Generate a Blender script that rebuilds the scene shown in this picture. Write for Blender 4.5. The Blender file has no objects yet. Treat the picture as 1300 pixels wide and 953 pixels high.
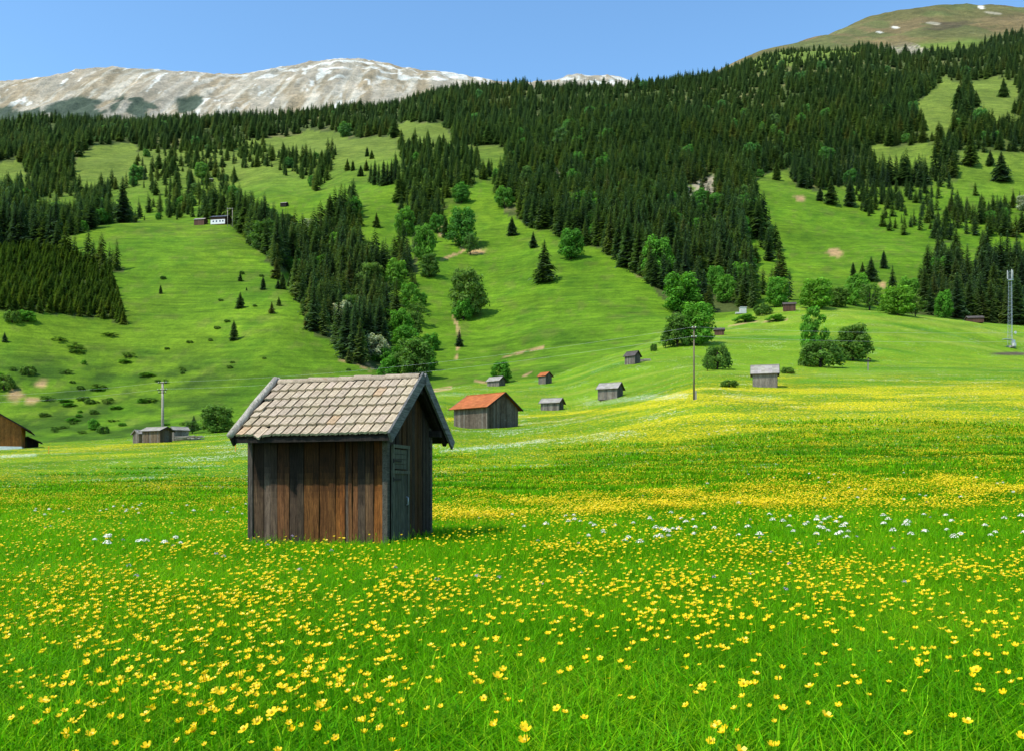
import bpy, math, random
import numpy as np
from mathutils import Vector, Matrix

random.seed(7)
RNG = np.random.default_rng(11)
C = bpy.context.scene.collection
R = math.radians
PI = math.pi

# ------------------------------------------------------------------ camera numbers
F, X0, HR, EYE = 1100.0, 650.0, 620.0, 1.25      # focal length, centre column, horizon row, eye height
SUN_EL, SUN_DIR = R(55), (-0.80, -0.60)           # where the sun stands


# ------------------------------------------------------------------ small tools
def tag(o, label=None, cat=None, group=None, kind=None):
    if label: o['label'] = label
    if cat: o['category'] = cat
    if group: o['group'] = group
    if kind: o['kind'] = kind
    return o


def empty(name, loc, rz=0.0, label=None, cat=None, group=None):
    o = bpy.data.objects.new(name, None)
    C.objects.link(o)
    o.location = loc
    o.rotation_euler = (0, 0, rz)
    o.empty_display_size = 0.3
    return tag(o, label, cat, group)


def copy_tree(o, parent=None):
    c = o.copy()
    C.objects.link(c)
    if parent is not None:
        c.parent = parent
    for ch in list(o.children):
        copy_tree(ch, c)
    return c


class MB:
    """Collects faces with a tint each; build() links them as one mesh object."""

    def __init__(self):
        self.v, self.f, self.t, self.m = [], [], [], []

    def face(self, pts, tint=(1, 1, 1), mat=0):
        n = len(self.v)
        self.v.extend([tuple(p) for p in pts])
        self.f.append(tuple(range(n, n + len(pts))))
        self.t.append(tint)
        self.m.append(mat)

    def mesh(self, verts, faces, tint=(1, 1, 1), mat=0):
        n = len(self.v)
        self.v.extend([tuple(p) for p in verts])
        for f in faces:
            self.f.append(tuple(i + n for i in f))
            self.t.append(tint)
            self.m.append(mat)

    def box(self, c, s, tint=(1, 1, 1), M=None, mat=0, taper=1.0):
        hx, hy, hz = s[0] / 2, s[1] / 2, s[2] / 2
        P = []
        for z, k in ((-hz, 1.0), (hz, taper)):
            for x, y in ((-hx, -hy), (hx, -hy), (hx, hy), (-hx, hy)):
                p = Vector((x * k, y * k, z))
                if M is not None:
                    p = M @ p
                P.append(p + Vector(c))
        self.mesh(P, [(3, 2, 1, 0), (4, 5, 6, 7), (0, 1, 5, 4), (1, 2, 6, 5), (2, 3, 7, 6), (3, 0, 4, 7)], tint, mat)

    def beam(self, a, b, w, h, tint=(1, 1, 1), mat=0, up=(0, 0, 1)):
        a, b = Vector(a), Vector(b)
        d = (b - a).normalized()
        s = d.cross(Vector(up))
        if s.length < 1e-4:
            s = d.cross(Vector((1, 0, 0)))
        s.normalize()
        u = s.cross(d)
        P = []
        for p in (a, b):
            for i, j in ((-1, -1), (1, -1), (1, 1), (-1, 1)):
                P.append(p + s * (i * w / 2) + u * (j * h / 2))
        self.mesh(P, [(0, 1, 2, 3), (7, 6, 5, 4), (1, 0, 4, 5), (2, 1, 5, 6), (3, 2, 6, 7), (0, 3, 7, 4)], tint, mat)

    def tube(self, pts, rads, n=8, tint=(1, 1, 1), mat=0, cap=True):
        pts = [Vector(p) for p in pts]
        rings = []
        for i, p in enumerate(pts):
            d = (pts[min(i + 1, len(pts) - 1)] - pts[max(i - 1, 0)]).normalized()
            s = d.cross(Vector((0.13, 0.99, 0.02)))
            if s.length < 1e-3:
                s = d.cross(Vector((1, 0, 0)))
            s.normalize()
            u = s.cross(d)
            rings.append([p + (s * math.cos(k * 2 * PI / n) + u * math.sin(k * 2 * PI / n)) * rads[i] for k in range(n)])
        V = [q for r in rings for q in r]
        Fc = []
        for i in range(len(rings) - 1):
            for k in range(n):
                a, b = i * n + k, i * n + (k + 1) % n
                Fc.append((a, b, b + n, a + n))
        if cap:
            Fc.append(tuple(range(n))[::-1])
            Fc.append(tuple((len(rings) - 1) * n + k for k in range(n)))
        self.mesh(V, Fc, tint, mat)

    def data(self, name, mats, smooth=False):
        me = bpy.data.meshes.new(name)
        me.from_pydata(self.v, [], self.f)
        for m in (mats if isinstance(mats, (list, tuple)) else [mats]):
            me.materials.append(m)
        a = me.attributes.new('tint', 'FLOAT_COLOR', 'FACE')
        t = np.ones((len(self.f), 4), np.float32)
        if self.t:
            t[:, :3] = np.array(self.t, np.float32)
        a.data.foreach_set('color', t.ravel())
        me.polygons.foreach_set('material_index', np.array(self.m, np.int32))
        if smooth:
            me.polygons.foreach_set('use_smooth', np.ones(len(self.f), bool))
        me.update()
        return me

    def build(self, name, mats, parent=None, smooth=False):
        o = bpy.data.objects.new(name, self.data(name, mats, smooth))
        C.objects.link(o)
        if parent is not None:
            o.parent = parent
        return o


# ------------------------------------------------------------------ noise in numpy
def _hash(ix, iy, seed):
    h = (ix.astype(np.int64) * 374761393 + iy.astype(np.int64) * 668265263 + seed * 974634541) & 0xFFFFFFFF
    h = ((h ^ (h >> 13)) * 1274126177) & 0xFFFFFFFF
    return ((h ^ (h >> 16)) & 0xFFFF) / 65535.0


def vnoise(x, y, seed=0):
    xi, yi = np.floor(x), np.floor(y)
    fx, fy = x - xi, y - yi
    fx, fy = fx * fx * (3 - 2 * fx), fy * fy * (3 - 2 * fy)
    a, b = _hash(xi, yi, seed), _hash(xi + 1, yi, seed)
    c, d = _hash(xi, yi + 1, seed), _hash(xi + 1, yi + 1, seed)
    return (a + (b - a) * fx) * (1 - fy) + (c + (d - c) * fx) * fy


def fbm(x, y, oct=4, seed=0, gain=0.5):
    s, a, t = 0.0, 1.0, 0.0
    for o in range(oct):
        s = s + a * vnoise(x * 2 ** o + 17.3 * o, y * 2 ** o - 9.1 * o, seed + o)
        t += a
        a *= gain
    return s / t


def ridged(x, y, oct=4, seed=0):
    s, a, t = 0.0, 1.0, 0.0
    for o in range(oct):
        s = s + a * (1 - np.abs(2 * vnoise(x * 2 ** o + 5.7 * o, y * 2 ** o + 3.3 * o, seed + o) - 1))
        t += a
        a *= 0.5
    return s / t


def sstep(a, b, x):
    t = np.clip((x - a) / (b - a), 0, 1)
    return t * t * (3 - 2 * t)


def inpoly(px, py, poly):
    px, py = np.asarray(px, float), np.asarray(py, float)
    r = np.zeros(px.shape, bool)
    n = len(poly)
    for i in range(n):
        x1, y1 = poly[i]
        x2, y2 = poly[(i + 1) % n]
        if y1 == y2:
            continue
        cond = ((y1 > py) != (y2 > py)) & (px < (x2 - x1) * (py - y1) / (y2 - y1) + x1)
        r ^= cond
    return r


def pchip(xs, ys, x):
    xs, ys = np.asarray(xs, float), np.asarray(ys, float)
    h = np.diff(xs)
    d = np.diff(ys) / h
    m = np.zeros_like(ys)
    for i in range(1, len(xs) - 1):
        if d[i - 1] * d[i] > 0:
            w1, w2 = 2 * h[i] + h[i - 1], h[i] + 2 * h[i - 1]
            m[i] = (w1 + w2) / (w1 / d[i - 1] + w2 / d[i])
    m[0], m[-1] = d[0], d[-1]
    x = np.clip(x, xs[0], xs[-1])
    i = np.clip(np.searchsorted(xs, x, side='right') - 1, 0, len(xs) - 2)
    t = (x - xs[i]) / h[i]
    return ((1 + 2 * t) * (1 - t) ** 2 * ys[i] + t * (1 - t) ** 2 * h[i] * m[i]
            + t * t * (3 - 2 * t) * ys[i + 1] + t * t * (t - 1) * h[i] * m[i + 1])


# ------------------------------------------------------------------ terrain
# survey of the valley: for each bearing, how high the ground stands at each distance
SURVEY = {
    0: [(16, 703), (25, 672), (40, 640), (60, 610), (90, 584), (130, 570), (170, 565), (200, 545), (230, 500), (260, 445), (300, 388), (350, 345), (400, 322), (480, 300), (700, 262), (1000, 213), (1400, 172), (1600, 160), (1900, 180), (2300, 235), (3000, 195), (3500, 140), (4000, 103), (5000, 150)],
    150: [(16, 703), (25, 672), (40, 639), (60, 608), (90, 580), (130, 564), (170, 558), (200, 540), (250, 482), (300, 420), (400, 335), (470, 295), (515, 283), (570, 292), (700, 275), (1000, 213), (1400, 165), (1600, 156), (1900, 175), (2300, 232), (3000, 190), (3500, 135), (4000, 88), (5000, 150)],
    290: [(16, 703), (25, 672), (40, 638), (60, 605), (90, 575), (130, 556), (170, 549), (200, 530), (250, 475), (300, 420), (400, 338), (480, 294), (520, 281), (570, 290), (650, 275), (800, 245), (1000, 215), (1300, 176), (1600, 153), (1900, 172), (2300, 225), (3000, 185), (3500, 130), (4000, 96), (5000, 150)],
    345: [(16, 703), (25, 671), (40, 637), (60, 603), (90, 572), (130, 551), (170, 543), (200, 525), (250, 472), (300, 418), (400, 345), (470, 318), (520, 330), (600, 305), (700, 260), (850, 225), (1000, 205), (1300, 176), (1600, 152), (1900, 172), (2300, 220), (3000, 180), (3500, 125), (4000, 91), (5000, 150)],
    400: [(16, 702), (25, 670), (40, 635), (60, 600), (90, 566), (130, 543), (180, 532), (210, 515), (250, 478), (300, 430), (345, 388), (375, 376), (410, 400), (460, 372), (550, 310), (700, 258), (900, 212), (1200, 175), (1600, 150), (1900, 168), (2300, 210), (3000, 175), (3500, 120), (4000, 83), (5000, 150)],
    450: [(16, 701), (25, 668), (40, 632), (60, 595), (90, 560), (130, 535), (180, 520), (210, 505), (250, 478), (290, 450), (330, 425), (370, 408), (410, 388), (480, 340), (560, 298), (700, 248), (900, 205), (1200, 172), (1600, 145), (1900, 160), (2300, 200), (3000, 170), (3500, 115), (4000, 78), (5000, 150)],
    500: [(16, 700), (25, 666), (40, 628), (60, 590), (90, 556), (140, 520), (190, 499), (230, 488), (280, 468), (330, 430), (400, 385), (500, 328), (600, 284), (700, 244), (900, 200), (1200, 166), (1600, 143), (1800, 138), (2000, 150), (2300, 190), (3000, 165), (3500, 120), (4000, 81), (5000, 150)],
    545: [(16, 699), (25, 665), (40, 624), (60, 586), (90, 552), (140, 518), (190, 500), (235, 490), (280, 468), (330, 438), (400, 390), (500, 325), (600, 280), (700, 240), (900, 195), (1200, 158), (1500, 135), (1750, 127), (2000, 140), (2300, 185), (3000, 160), (3500, 120), (4000, 90), (5000, 150)],
    600: [(16, 699), (25, 664), (40, 620), (60, 583), (85, 558), (108, 544), (150, 522), (190, 500), (225, 488), (260, 475), (300, 455), (350, 425), (430, 375), (520, 320), (620, 270), (750, 225), (900, 195), (1200, 155), (1500, 127), (1700, 118), (2000, 140), (2400, 180), (3000, 160), (3500, 125), (4000, 100), (5000, 150)],
    700: [(16, 697), (25, 661), (40, 615), (60, 577), (85, 550), (110, 537), (150, 521), (185, 500), (218, 484), (240, 471), (270, 455), (310, 430), (380, 385), (460, 338), (540, 300), (640, 260), (800, 215), (1000, 180), (1300, 142), (1600, 118), (1900, 130), (2400, 160), (3000, 160), (3800, 130), (4400, 106), (5000, 150)],
    800: [(16, 696), (25, 658), (40, 607), (60, 566), (85, 535), (110, 518), (154, 500), (180, 480), (205, 462), (235, 450), (262, 441), (285, 432), (350, 395), (420, 350), (500, 310), (600, 270), (800, 215), (1000, 175), (1300, 138), (1600, 114), (1900, 125), (2400, 150), (3000, 150), (3800, 122), (4600, 97), (5000, 120)],
    900: [(16, 695), (25, 655), (40, 600), (60, 555), (95, 506), (130, 485), (165, 470), (200, 456), (260, 425), (330, 402), (380, 385), (450, 350), (550, 305), (700, 250), (900, 200), (1200, 145), (1500, 110), (1700, 102), (2000, 108), (2300, 98), (2600, 100), (3800, 130), (5000, 150)],
    1000: [(16, 693), (25, 650), (40, 596), (60, 549), (90, 514), (122, 491), (160, 474), (200, 456), (260, 425), (330, 397), (380, 385), (450, 355), (550, 315), (700, 255), (900, 200), (1200, 135), (1500, 85), (1700, 68), (2000, 68), (2300, 58), (2600, 66), (3200, 100), (5000, 150)],
    1100: [(16, 692), (25, 647), (40, 594), (60, 546), (90, 513), (122, 490), (170, 471), (210, 456), (260, 425), (330, 397), (400, 385), (450, 355), (600, 300), (750, 250), (900, 200), (1200, 130), (1500, 85), (1700, 72), (2100, 62), (2400, 45), (2700, 28), (3200, 60), (5000, 150)],
    1200: [(16, 691), (25, 644), (40, 592), (60, 545), (90, 510), (122, 489), (170, 471), (220, 457), (270, 430), (330, 404), (400, 392), (450, 360), (600, 300), (750, 245), (900, 190), (1150, 125), (1500, 85), (1800, 68), (2300, 36), (2700, 7), (3200, 40), (5000, 150)],
    1300: [(16, 690), (25, 640), (40, 590), (60, 545), (90, 508), (122, 488), (170, 472), (220, 460), (280, 446), (335, 416), (400, 402), (450, 365), (600, 305), (750, 250), (900, 190), (1150, 118), (1400, 75), (1800, 58), (2300, 32), (2700, 12), (3200, 40), (5000, 150)],
}
VS = np.concatenate([np.linspace(math.log(0.5), math.log(2050), 640)[:-1], np.linspace(math.log(2050), math.log(5600), 300)])
NV = len(VS)
YS = np.exp(VS)
US = np.concatenate([np.linspace(-1.5, -0.645, 80)[:-1], np.linspace(-0.645, 0.645, 560), np.linspace(0.645, 1.5, 80)[1:]])
NU = len(US)


def make_terrain():
    colx = sorted(SURVEY)
    S = []
    for cx in colx:
        pts = SURVEY[cx]
        v = [math.log(0.5), math.log(5), math.log(10)] + [math.log(Y) for Y, _ in pts] + [math.log(5600)]
        s = [0, 0, 0.001] + [EYE / Y + (HR - r) / F for Y, r in pts] + [(HR - 175) / F]
        S.append(pchip(v, s, VS))
    S = np.array(S)
    px = X0 + US * F
    G = np.zeros((NU, NV))
    for j in range(NV):
        G[:, j] = pchip(colx, S[:, j], np.clip(px, 0, 1300))
    # a little softening across bearings
    for _ in range(4):
        G[1:-1] = 0.25 * G[:-2] + 0.5 * G[1:-1] + 0.25 * G[2:]
    Xw = US[:, None] * YS[None, :]
    Yw = np.broadcast_to(YS[None, :], Xw.shape)
    Z = G * Yw
    near = sstep(30, 90, Yw)
    Z = Z + (fbm(Xw / 2.3, Yw / 2.3, 3, 3) - 0.5) * 0.10 * sstep(4, 9, Yw)
    Z = Z + (fbm(Xw / 22, Yw / 14, 3, 9) - 0.5) * 0.55 * near * (1 - sstep(300, 500, Yw) * 0.2)
    hill = sstep(190, 300, Yw)
    Z = Z + (fbm(Xw / 60, Yw / 60, 4, 21) - 0.5) * 7.0 * hill
    far = sstep(600, 1000, Yw)
    Z = Z + (ridged(Xw / 240, Yw / 420, 4, 33) - 0.6) * 26 * far
    mtn = sstep(2500, 3300, Yw) * (1 - sstep(850, 1000, px)[:, None])
    mtn = mtn * (1 - 0.72 * np.exp(-((Yw - 4000) / 420) ** 2))
    Z = Z + (ridged(Xw / 420 + 0.25 * fbm(Xw / 300, Yw / 300, 3, 50), Yw / 1500, 4, 41) - 0.62) * 150 * mtn
    Z = Z + (ridged(Xw / 110, Yw / 260, 3, 61) - 0.6) * 26 * mtn
    Z = Z + (fbm(Xw / 40, Yw / 70, 3, 71) - 0.5) * 16 * mtn
    Z = Z + (ridged(Xw / 46, Yw / 90, 3, 81) - 0.6) * 15 * sstep(2500, 3300, Yw) * (1 - sstep(850, 1000, px)[:, None])
    smt = sstep(2000, 2400, Yw) * sstep(850, 1000, px)[:, None]
    Z = Z + (ridged(Xw / 260, Yw / 500, 3, 47) - 0.6) * 30 * smt
    return Xw, np.array(Yw), Z


XW, YW, ZW = make_terrain()
PXW = np.broadcast_to((X0 + US * F)[:, None], XW.shape)
ROWW = HR - F * (ZW - EYE) / YW
HORIZ = np.minimum.accumulate(ROWW, axis=1)      # the skyline so far, walking away from the viewpoint


def grid_at(G, u, v):
    u, v = np.asarray(u, float), np.asarray(v, float)
    iu = np.interp(u, US, np.arange(NU))
    iv = np.clip(np.interp(v, VS, np.arange(NV)), 0, NV - 1.001)
    iu = np.clip(iu, 0, NU - 1.001)
    a, b = iu.astype(int), iv.astype(int)
    fa, fb = iu - a, iv - b
    return (G[a, b] * (1 - fa) * (1 - fb) + G[a + 1, b] * fa * (1 - fb) + G[a, b + 1] * (1 - fa) * fb + G[a + 1, b + 1] * fa * fb)


def ground(X, Y):
    X, Y = np.asarray(X, float), np.asarray(Y, float)
    return grid_at(ZW, X / Y, np.log(Y))


def spot(xpx, Y, sink=0.0):
    X = (xpx - X0) / F * Y
    return Vector((X, Y, float(ground(X, Y)) - sink))


def seek(xpx, row, ymin=14.0):
    """The place on the ground that lies on a sight line, searched outward from ymin."""
    u = (xpx - X0) / F
    ks = np.arange(np.searchsorted(YS, ymin), NV)
    rows = grid_at(ROWW, np.full(len(ks), u), VS[ks])
    hit = np.nonzero(rows <= row)[0]
    if not len(hit):
        k = int(np.argmin(rows))
        Y = float(YS[ks[k]])
    else:
        h = hit[0]
        if h == 0:
            Y = float(YS[ks[0]])
        else:
            t = (rows[h - 1] - row) / max(rows[h - 1] - rows[h], 1e-6)
            Y = float(math.exp(VS[ks[h - 1]] + t * (VS[ks[h]] - VS[ks[h - 1]])))
    return spot(xpx, Y)


def meadow_edge(px):
    return np.interp(px, [-700, 0, 290, 420, 500, 560, 600, 700, 800, 850, 900, 1000, 1300, 2000],
                     [175, 175, 176, 185, 215, 228, 228, 232, 258, 305, 335, 338, 345, 345])


# ------------------------------------------------------------------ materials
def new_mat(name):
    m = bpy.data.materials.new(name)
    m.use_nodes = True
    nt = m.node_tree
    nt.nodes.clear()
    out = nt.nodes.new('ShaderNodeOutputMaterial')
    return m, nt, out


def nd(nt, kind, **kw):
    n = nt.nodes.new(kind)
    for k, v in kw.items():
        if k.startswith('i_'):
            key = k[2:]
            n.inputs[int(key) if key.isdigit() else key.replace('_', ' ')].default_value = v
        else:
            setattr(n, k, v)
    return n


def ramp(nt, fac, stops):
    r = nt.nodes.new('ShaderNodeValToRGB')
    el = r.color_ramp.elements
    while len(el) < len(stops):
        el.new(0.5)
    for e, (p, c) in zip(el, stops):
        e.position = p
        e.color = (*c, 1) if len(c) == 3 else c
    nt.links.new(fac, r.inputs[0])
    return r.outputs[0]


def mix(nt, fac, a, b, mode='MIX'):
    n = nt.nodes.new('ShaderNodeMix')
    n.data_type = 'RGBA'
    n.blend_type = mode
    n.clamp_factor = True
    for sock, v in ((n.inputs[0], fac), (n.inputs[6], a), (n.inputs[7], b)):
        if isinstance(v, bpy.types.NodeSocket):
            nt.links.new(v, sock)
        elif isinstance(v, (int, float)):
            sock.default_value = v
        else:
            sock.default_value = (*v, 1)
    return n.outputs[2]


def math_n(nt, op, a, b=0.0, c=None, clamp=False):
    n = nt.nodes.new('ShaderNodeMath')
    n.operation = op
    n.use_clamp = clamp
    for i, v in enumerate((a, b) if c is None else (a, b, c)):
        if isinstance(v, bpy.types.NodeSocket):
            nt.links.new(v, n.inputs[i])
        else:
            n.inputs[i].default_value = v
    return n.outputs[0]


def noise(nt, scale, detail=3, rough=0.55, vec=None, stretch=None, dist=0.0):
    n = nd(nt, 'ShaderNodeTexNoise')
    n.inputs['Scale'].default_value = scale
    n.inputs['Detail'].default_value = detail
    n.inputs['Roughness'].default_value = rough
    n.inputs['Distortion'].default_value = dist
    if vec is None:
        vec = nd(nt, 'ShaderNodeTexCoord').outputs['Object']
    if stretch is not None:
        mp = nd(nt, 'ShaderNodeMapping')
        mp.inputs['Scale'].default_value = stretch
        nt.links.new(vec, mp.inputs['Vector'])
        vec = mp.outputs[0]
    nt.links.new(vec, n.inputs['Vector'])
    return n.outputs['Fac']


def attr(nt, name, out='Color', kind='GEOMETRY'):
    a = nd(nt, 'ShaderNodeAttribute')
    a.attribute_name = name
    a.attribute_type = kind
    return a.outputs[out]


def surface(nt, out, color, rough=0.8, bump=None, bump_d=0.02, bump_s=0.6, spec=0.25, metal=0.0):
    p = nd(nt, 'ShaderNodeBsdfPrincipled')
    if isinstance(color, bpy.types.NodeSocket):
        nt.links.new(color, p.inputs['Base Color'])
    else:
        p.inputs['Base Color'].default_value = (*color, 1)
    if isinstance(rough, bpy.types.NodeSocket):
        nt.links.new(rough, p.inputs['Roughness'])
    else:
        p.inputs['Roughness'].default_value = rough
    p.inputs['Specular IOR Level'].default_value = spec
    p.inputs['Metallic'].default_value = metal
    if bump is not None:
        b = nd(nt, 'ShaderNodeBump')
        b.inputs['Distance'].default_value = bump_d
        b.inputs['Strength'].default_value = bump_s
        nt.links.new(bump, b.inputs['Height'])
        nt.links.new(b.outputs[0], p.inputs['Normal'])
    nt.links.new(p.outputs[0], out.inputs['Surface'])
    return p


def wood_mat(name, a, b, grain=14.0, bump=0.006, rough=0.85, stretch=(9, 9, 0.55), stain=0.5):
    m, nt, out = new_mat(name)
    g = noise(nt, grain, 5, 0.65, stretch=stretch, dist=0.4)
    fine = noise(nt, grain * 4, 3, 0.6, stretch=(stretch[0] * 1.4, stretch[1] * 1.4, stretch[2] * 0.5))
    big = noise(nt, 1.7, 4, 0.6)
    c = ramp(nt, g, [(0.25, a), (0.72, b)])
    c = mix(nt, math_n(nt, 'MULTIPLY', fine, 0.75), c, tuple(x * 0.35 for x in a))
    knot = noise(nt, 5.0, 5, 0.7, stretch=(stretch[0] * 0.55, stretch[1] * 0.55, max(stretch[2], 0.5) * 0.55), dist=1.2)
    c = mix(nt, 1.0, c, attr(nt, 'tint'), 'MULTIPLY')
    c = mix(nt, 0.85, c, ramp(nt, knot, [(0.36, (0.34, 0.31, 0.29)), (0.52, (0.95, 0.94, 0.92)), (0.68, (1.45, 1.42, 1.38))]), 'MULTIPLY')
    c = mix(nt, stain, c, ramp(nt, big, [(0.3, (0.45, 0.43, 0.42)), (0.62, (1.15, 1.12, 1.08))]), 'MULTIPLY')
    surface(nt, out, c, rough, math_n(nt, 'ADD', g, fine), bump, 0.7, 0.15)
    return m


def tile_mat(name, a, b, lichen=None):
    m, nt, out = new_mat(name)
    n1 = noise(nt, 9, 6, 0.7)
    n2 = noise(nt, 45, 4, 0.6)
    n3 = noise(nt, 3.5, 5, 0.65)
    c = ramp(nt, n1, [(0.3, a), (0.7, b)])
    c = mix(nt, 1.0, c, attr(nt, 'tint'), 'MULTIPLY')
    c = mix(nt, 1.0, c, ramp(nt, n2, [(0.3, (0.6, 0.58, 0.55)), (0.6, (1.08, 1.07, 1.05))]), 'MULTIPLY')
    if lichen:
        c = mix(nt, ramp(nt, n3, [(0.6, (0, 0, 0)), (0.72, (0.55, 0.55, 0.55))]), c, lichen)
    surface(nt, out, c, 0.9, n2, 0.006, 0.7, 0.12)
    return m


def foliage_mat(name, stops, trans=0.3, haze=True, objvar=0.5, rough=0.75):
    """Leaves: one colour per tree out of `stops`, a tint per leaf, some light let through."""
    m, nt, out = new_mat(name)
    oi = nd(nt, 'ShaderNodeObjectInfo')
    mp = nd(nt, 'ShaderNodeMapping')
    mp.inputs['Scale'].default_value = (0.006, 0.006, 0.006)
    nt.links.new(oi.outputs['Location'], mp.inputs['Vector'])
    stand = nd(nt, 'ShaderNodeTexNoise')
    stand.inputs['Scale'].default_value = 1.6
    stand.inputs['Detail'].default_value = 3
    nt.links.new(mp.outputs[0], stand.inputs['Vector'])
    f = math_n(nt, 'MULTIPLY_ADD', stand.outputs['Fac'], 1.5, -0.75 * (objvar > 0.6) - 0.5 * (objvar <= 0.6))
    f = math_n(nt, 'MULTIPLY_ADD', oi.outputs['Random'], objvar, f, clamp=True)
    c = ramp(nt, f, stops)
    c = mix(nt, 1.0, c, attr(nt, 'tint'), 'MULTIPLY')
    n = noise(nt, 2.2, 3, 0.6)
    c = mix(nt, 1.0, c, ramp(nt, n, [(0.3, (0.62, 0.64, 0.6)), (0.7, (1.25, 1.22, 1.15))]), 'MULTIPLY')
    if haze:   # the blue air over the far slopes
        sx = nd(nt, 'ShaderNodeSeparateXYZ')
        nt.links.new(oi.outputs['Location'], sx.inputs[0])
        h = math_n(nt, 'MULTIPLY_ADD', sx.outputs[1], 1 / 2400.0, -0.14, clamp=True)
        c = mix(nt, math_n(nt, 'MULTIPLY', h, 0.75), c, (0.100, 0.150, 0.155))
    d = nd(nt, 'ShaderNodeBsdfPrincipled')
    d.inputs['Roughness'].default_value = rough
    d.inputs['Specular IOR Level'].default_value = 0.18
    nt.links.new(c, d.inputs['Base Color'])
    t = nd(nt, 'ShaderNodeBsdfTranslucent')
    nt.links.new(mix(nt, 1.0, c, (1.25, 1.35, 0.5), 'MULTIPLY'), t.inputs['Color'])
    ms = nd(nt, 'ShaderNodeMixShader')
    ms.inputs[0].default_value = trans
    nt.links.new(d.outputs[0], ms.inputs[1])
    nt.links.new(t.outputs[0], ms.inputs[2])
    nt.links.new(ms.outputs[0], out.inputs['Surface'])
    return m


def plain_mat(name, col, rough=0.6, metal=0.0, var=0.25, scale=6.0, spec=0.3):
    m, nt, out = new_mat(name)
    n = noise(nt, scale, 4, 0.6)
    c = mix(nt, 1.0, col, attr(nt, 'tint'), 'MULTIPLY')
    c = mix(nt, 1.0, c, ramp(nt, n, [(0.3, (1 - var,) * 3), (0.7, (1 + var * 0.4,) * 3)]), 'MULTIPLY')
    surface(nt, out, c, rough, n, 0.004, 0.3, spec, metal)
    return m


M = {}
M['boards'] = wood_mat('weathered boards', (0.075, 0.062, 0.052), (0.40, 0.36, 0.32), bump=0.01)
M['boards_far'] = wood_mat('grey barn boards', (0.13, 0.105, 0.085), (0.42, 0.38, 0.33), grain=6)
M['boards_warm'] = wood_mat('brown barn boards', (0.14, 0.055, 0.014), (0.30, 0.13, 0.035), grain=6)
M['dark_wood'] = wood_mat('dark roof timber', (0.020, 0.016, 0.013), (0.060, 0.048, 0.038))
M['grey_wood'] = wood_mat('silver grey timber', (0.16, 0.145, 0.125), (0.44, 0.41, 0.36), stretch=(9, 0.6, 9))
M['green_wood'] = wood_mat('faded green door boards', (0.060, 0.062, 0.045), (0.17, 0.17, 0.125))
M['pole'] = wood_mat('pole timber', (0.16, 0.12, 0.08), (0.34, 0.27, 0.20), grain=5)
M['pale_pole'] = wood_mat('pale pole timber', (0.42, 0.37, 0.29), (0.66, 0.60, 0.50), grain=5)
M['tiles'] = tile_mat('weathered roof tiles', (0.35, 0.275, 0.190), (0.57, 0.465, 0.340), lichen=(0.20, 0.155, 0.10))
M['ridge_tiles'] = tile_mat('ridge tiles with lichen', (0.30, 0.235, 0.165), (0.50, 0.41, 0.31), lichen=(0.30, 0.11, 0.03))
M['orange_tiles'] = tile_mat('orange roof tiles', (0.36, 0.105, 0.035), (0.56, 0.185, 0.065), lichen=(0.22, 0.10, 0.05))
M['grey_roof'] = tile_mat('grey shingle roof', (0.26, 0.24, 0.21), (0.46, 0.43, 0.38))
M['dark_roof'] = tile_mat('dark roof', (0.07, 0.06, 0.055), (0.15, 0.13, 0.12))
M['slate_roof'] = tile_mat('blue grey roof', (0.07, 0.08, 0.11), (0.14, 0.16, 0.20))
M['white'] = plain_mat('white render', (0.74, 0.72, 0.68), 0.8, var=0.15)
M['concrete'] = plain_mat('pale concrete', (0.52, 0.50, 0.46), 0.85)
M['metal'] = plain_mat('galvanised steel', (0.42, 0.44, 0.47), 0.45, 0.5)
M['cable'] = plain_mat('cable', (0.55, 0.56, 0.56), 0.5, 0.2)
M['rust'] = plain_mat('brown paint', (0.105, 0.050, 0.028), 0.8)
M['orange'] = plain_mat('orange paint', (0.80, 0.30, 0.02), 0.6)
M['glass'] = plain_mat('dark window glass', (0.02, 0.025, 0.03), 0.1, spec=0.6)
M['soil'] = plain_mat('dark gravel', (0.10, 0.085, 0.065), 0.95, var=0.6, scale=3)
M['bark'] = wood_mat('bark', (0.035, 0.028, 0.02), (0.10, 0.085, 0.065), grain=4)
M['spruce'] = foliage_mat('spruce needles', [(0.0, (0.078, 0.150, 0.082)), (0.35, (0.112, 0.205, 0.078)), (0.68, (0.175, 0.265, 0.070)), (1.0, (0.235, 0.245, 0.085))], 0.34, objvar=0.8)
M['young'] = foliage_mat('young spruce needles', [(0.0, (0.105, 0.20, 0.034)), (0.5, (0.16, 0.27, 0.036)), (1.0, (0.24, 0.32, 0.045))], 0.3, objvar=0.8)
M['leaf'] = foliage_mat('fresh leaves', [(0.0, (0.085, 0.27, 0.030)), (0.5, (0.125, 0.36, 0.030)), (1.0, (0.21, 0.43, 0.040))], 0.38)
M['leaf_dark'] = foliage_mat('dark leaves', [(0.0, (0.095, 0.205, 0.04)), (0.5, (0.14, 0.28, 0.045)), (1.0, (0.20, 0.33, 0.055))], 0.38)
M['blossom'] = foliage_mat('pale blossom leaves', [(0.0, (0.42, 0.48, 0.32)), (1.0, (0.60, 0.65, 0.46))], 0.35)


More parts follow.
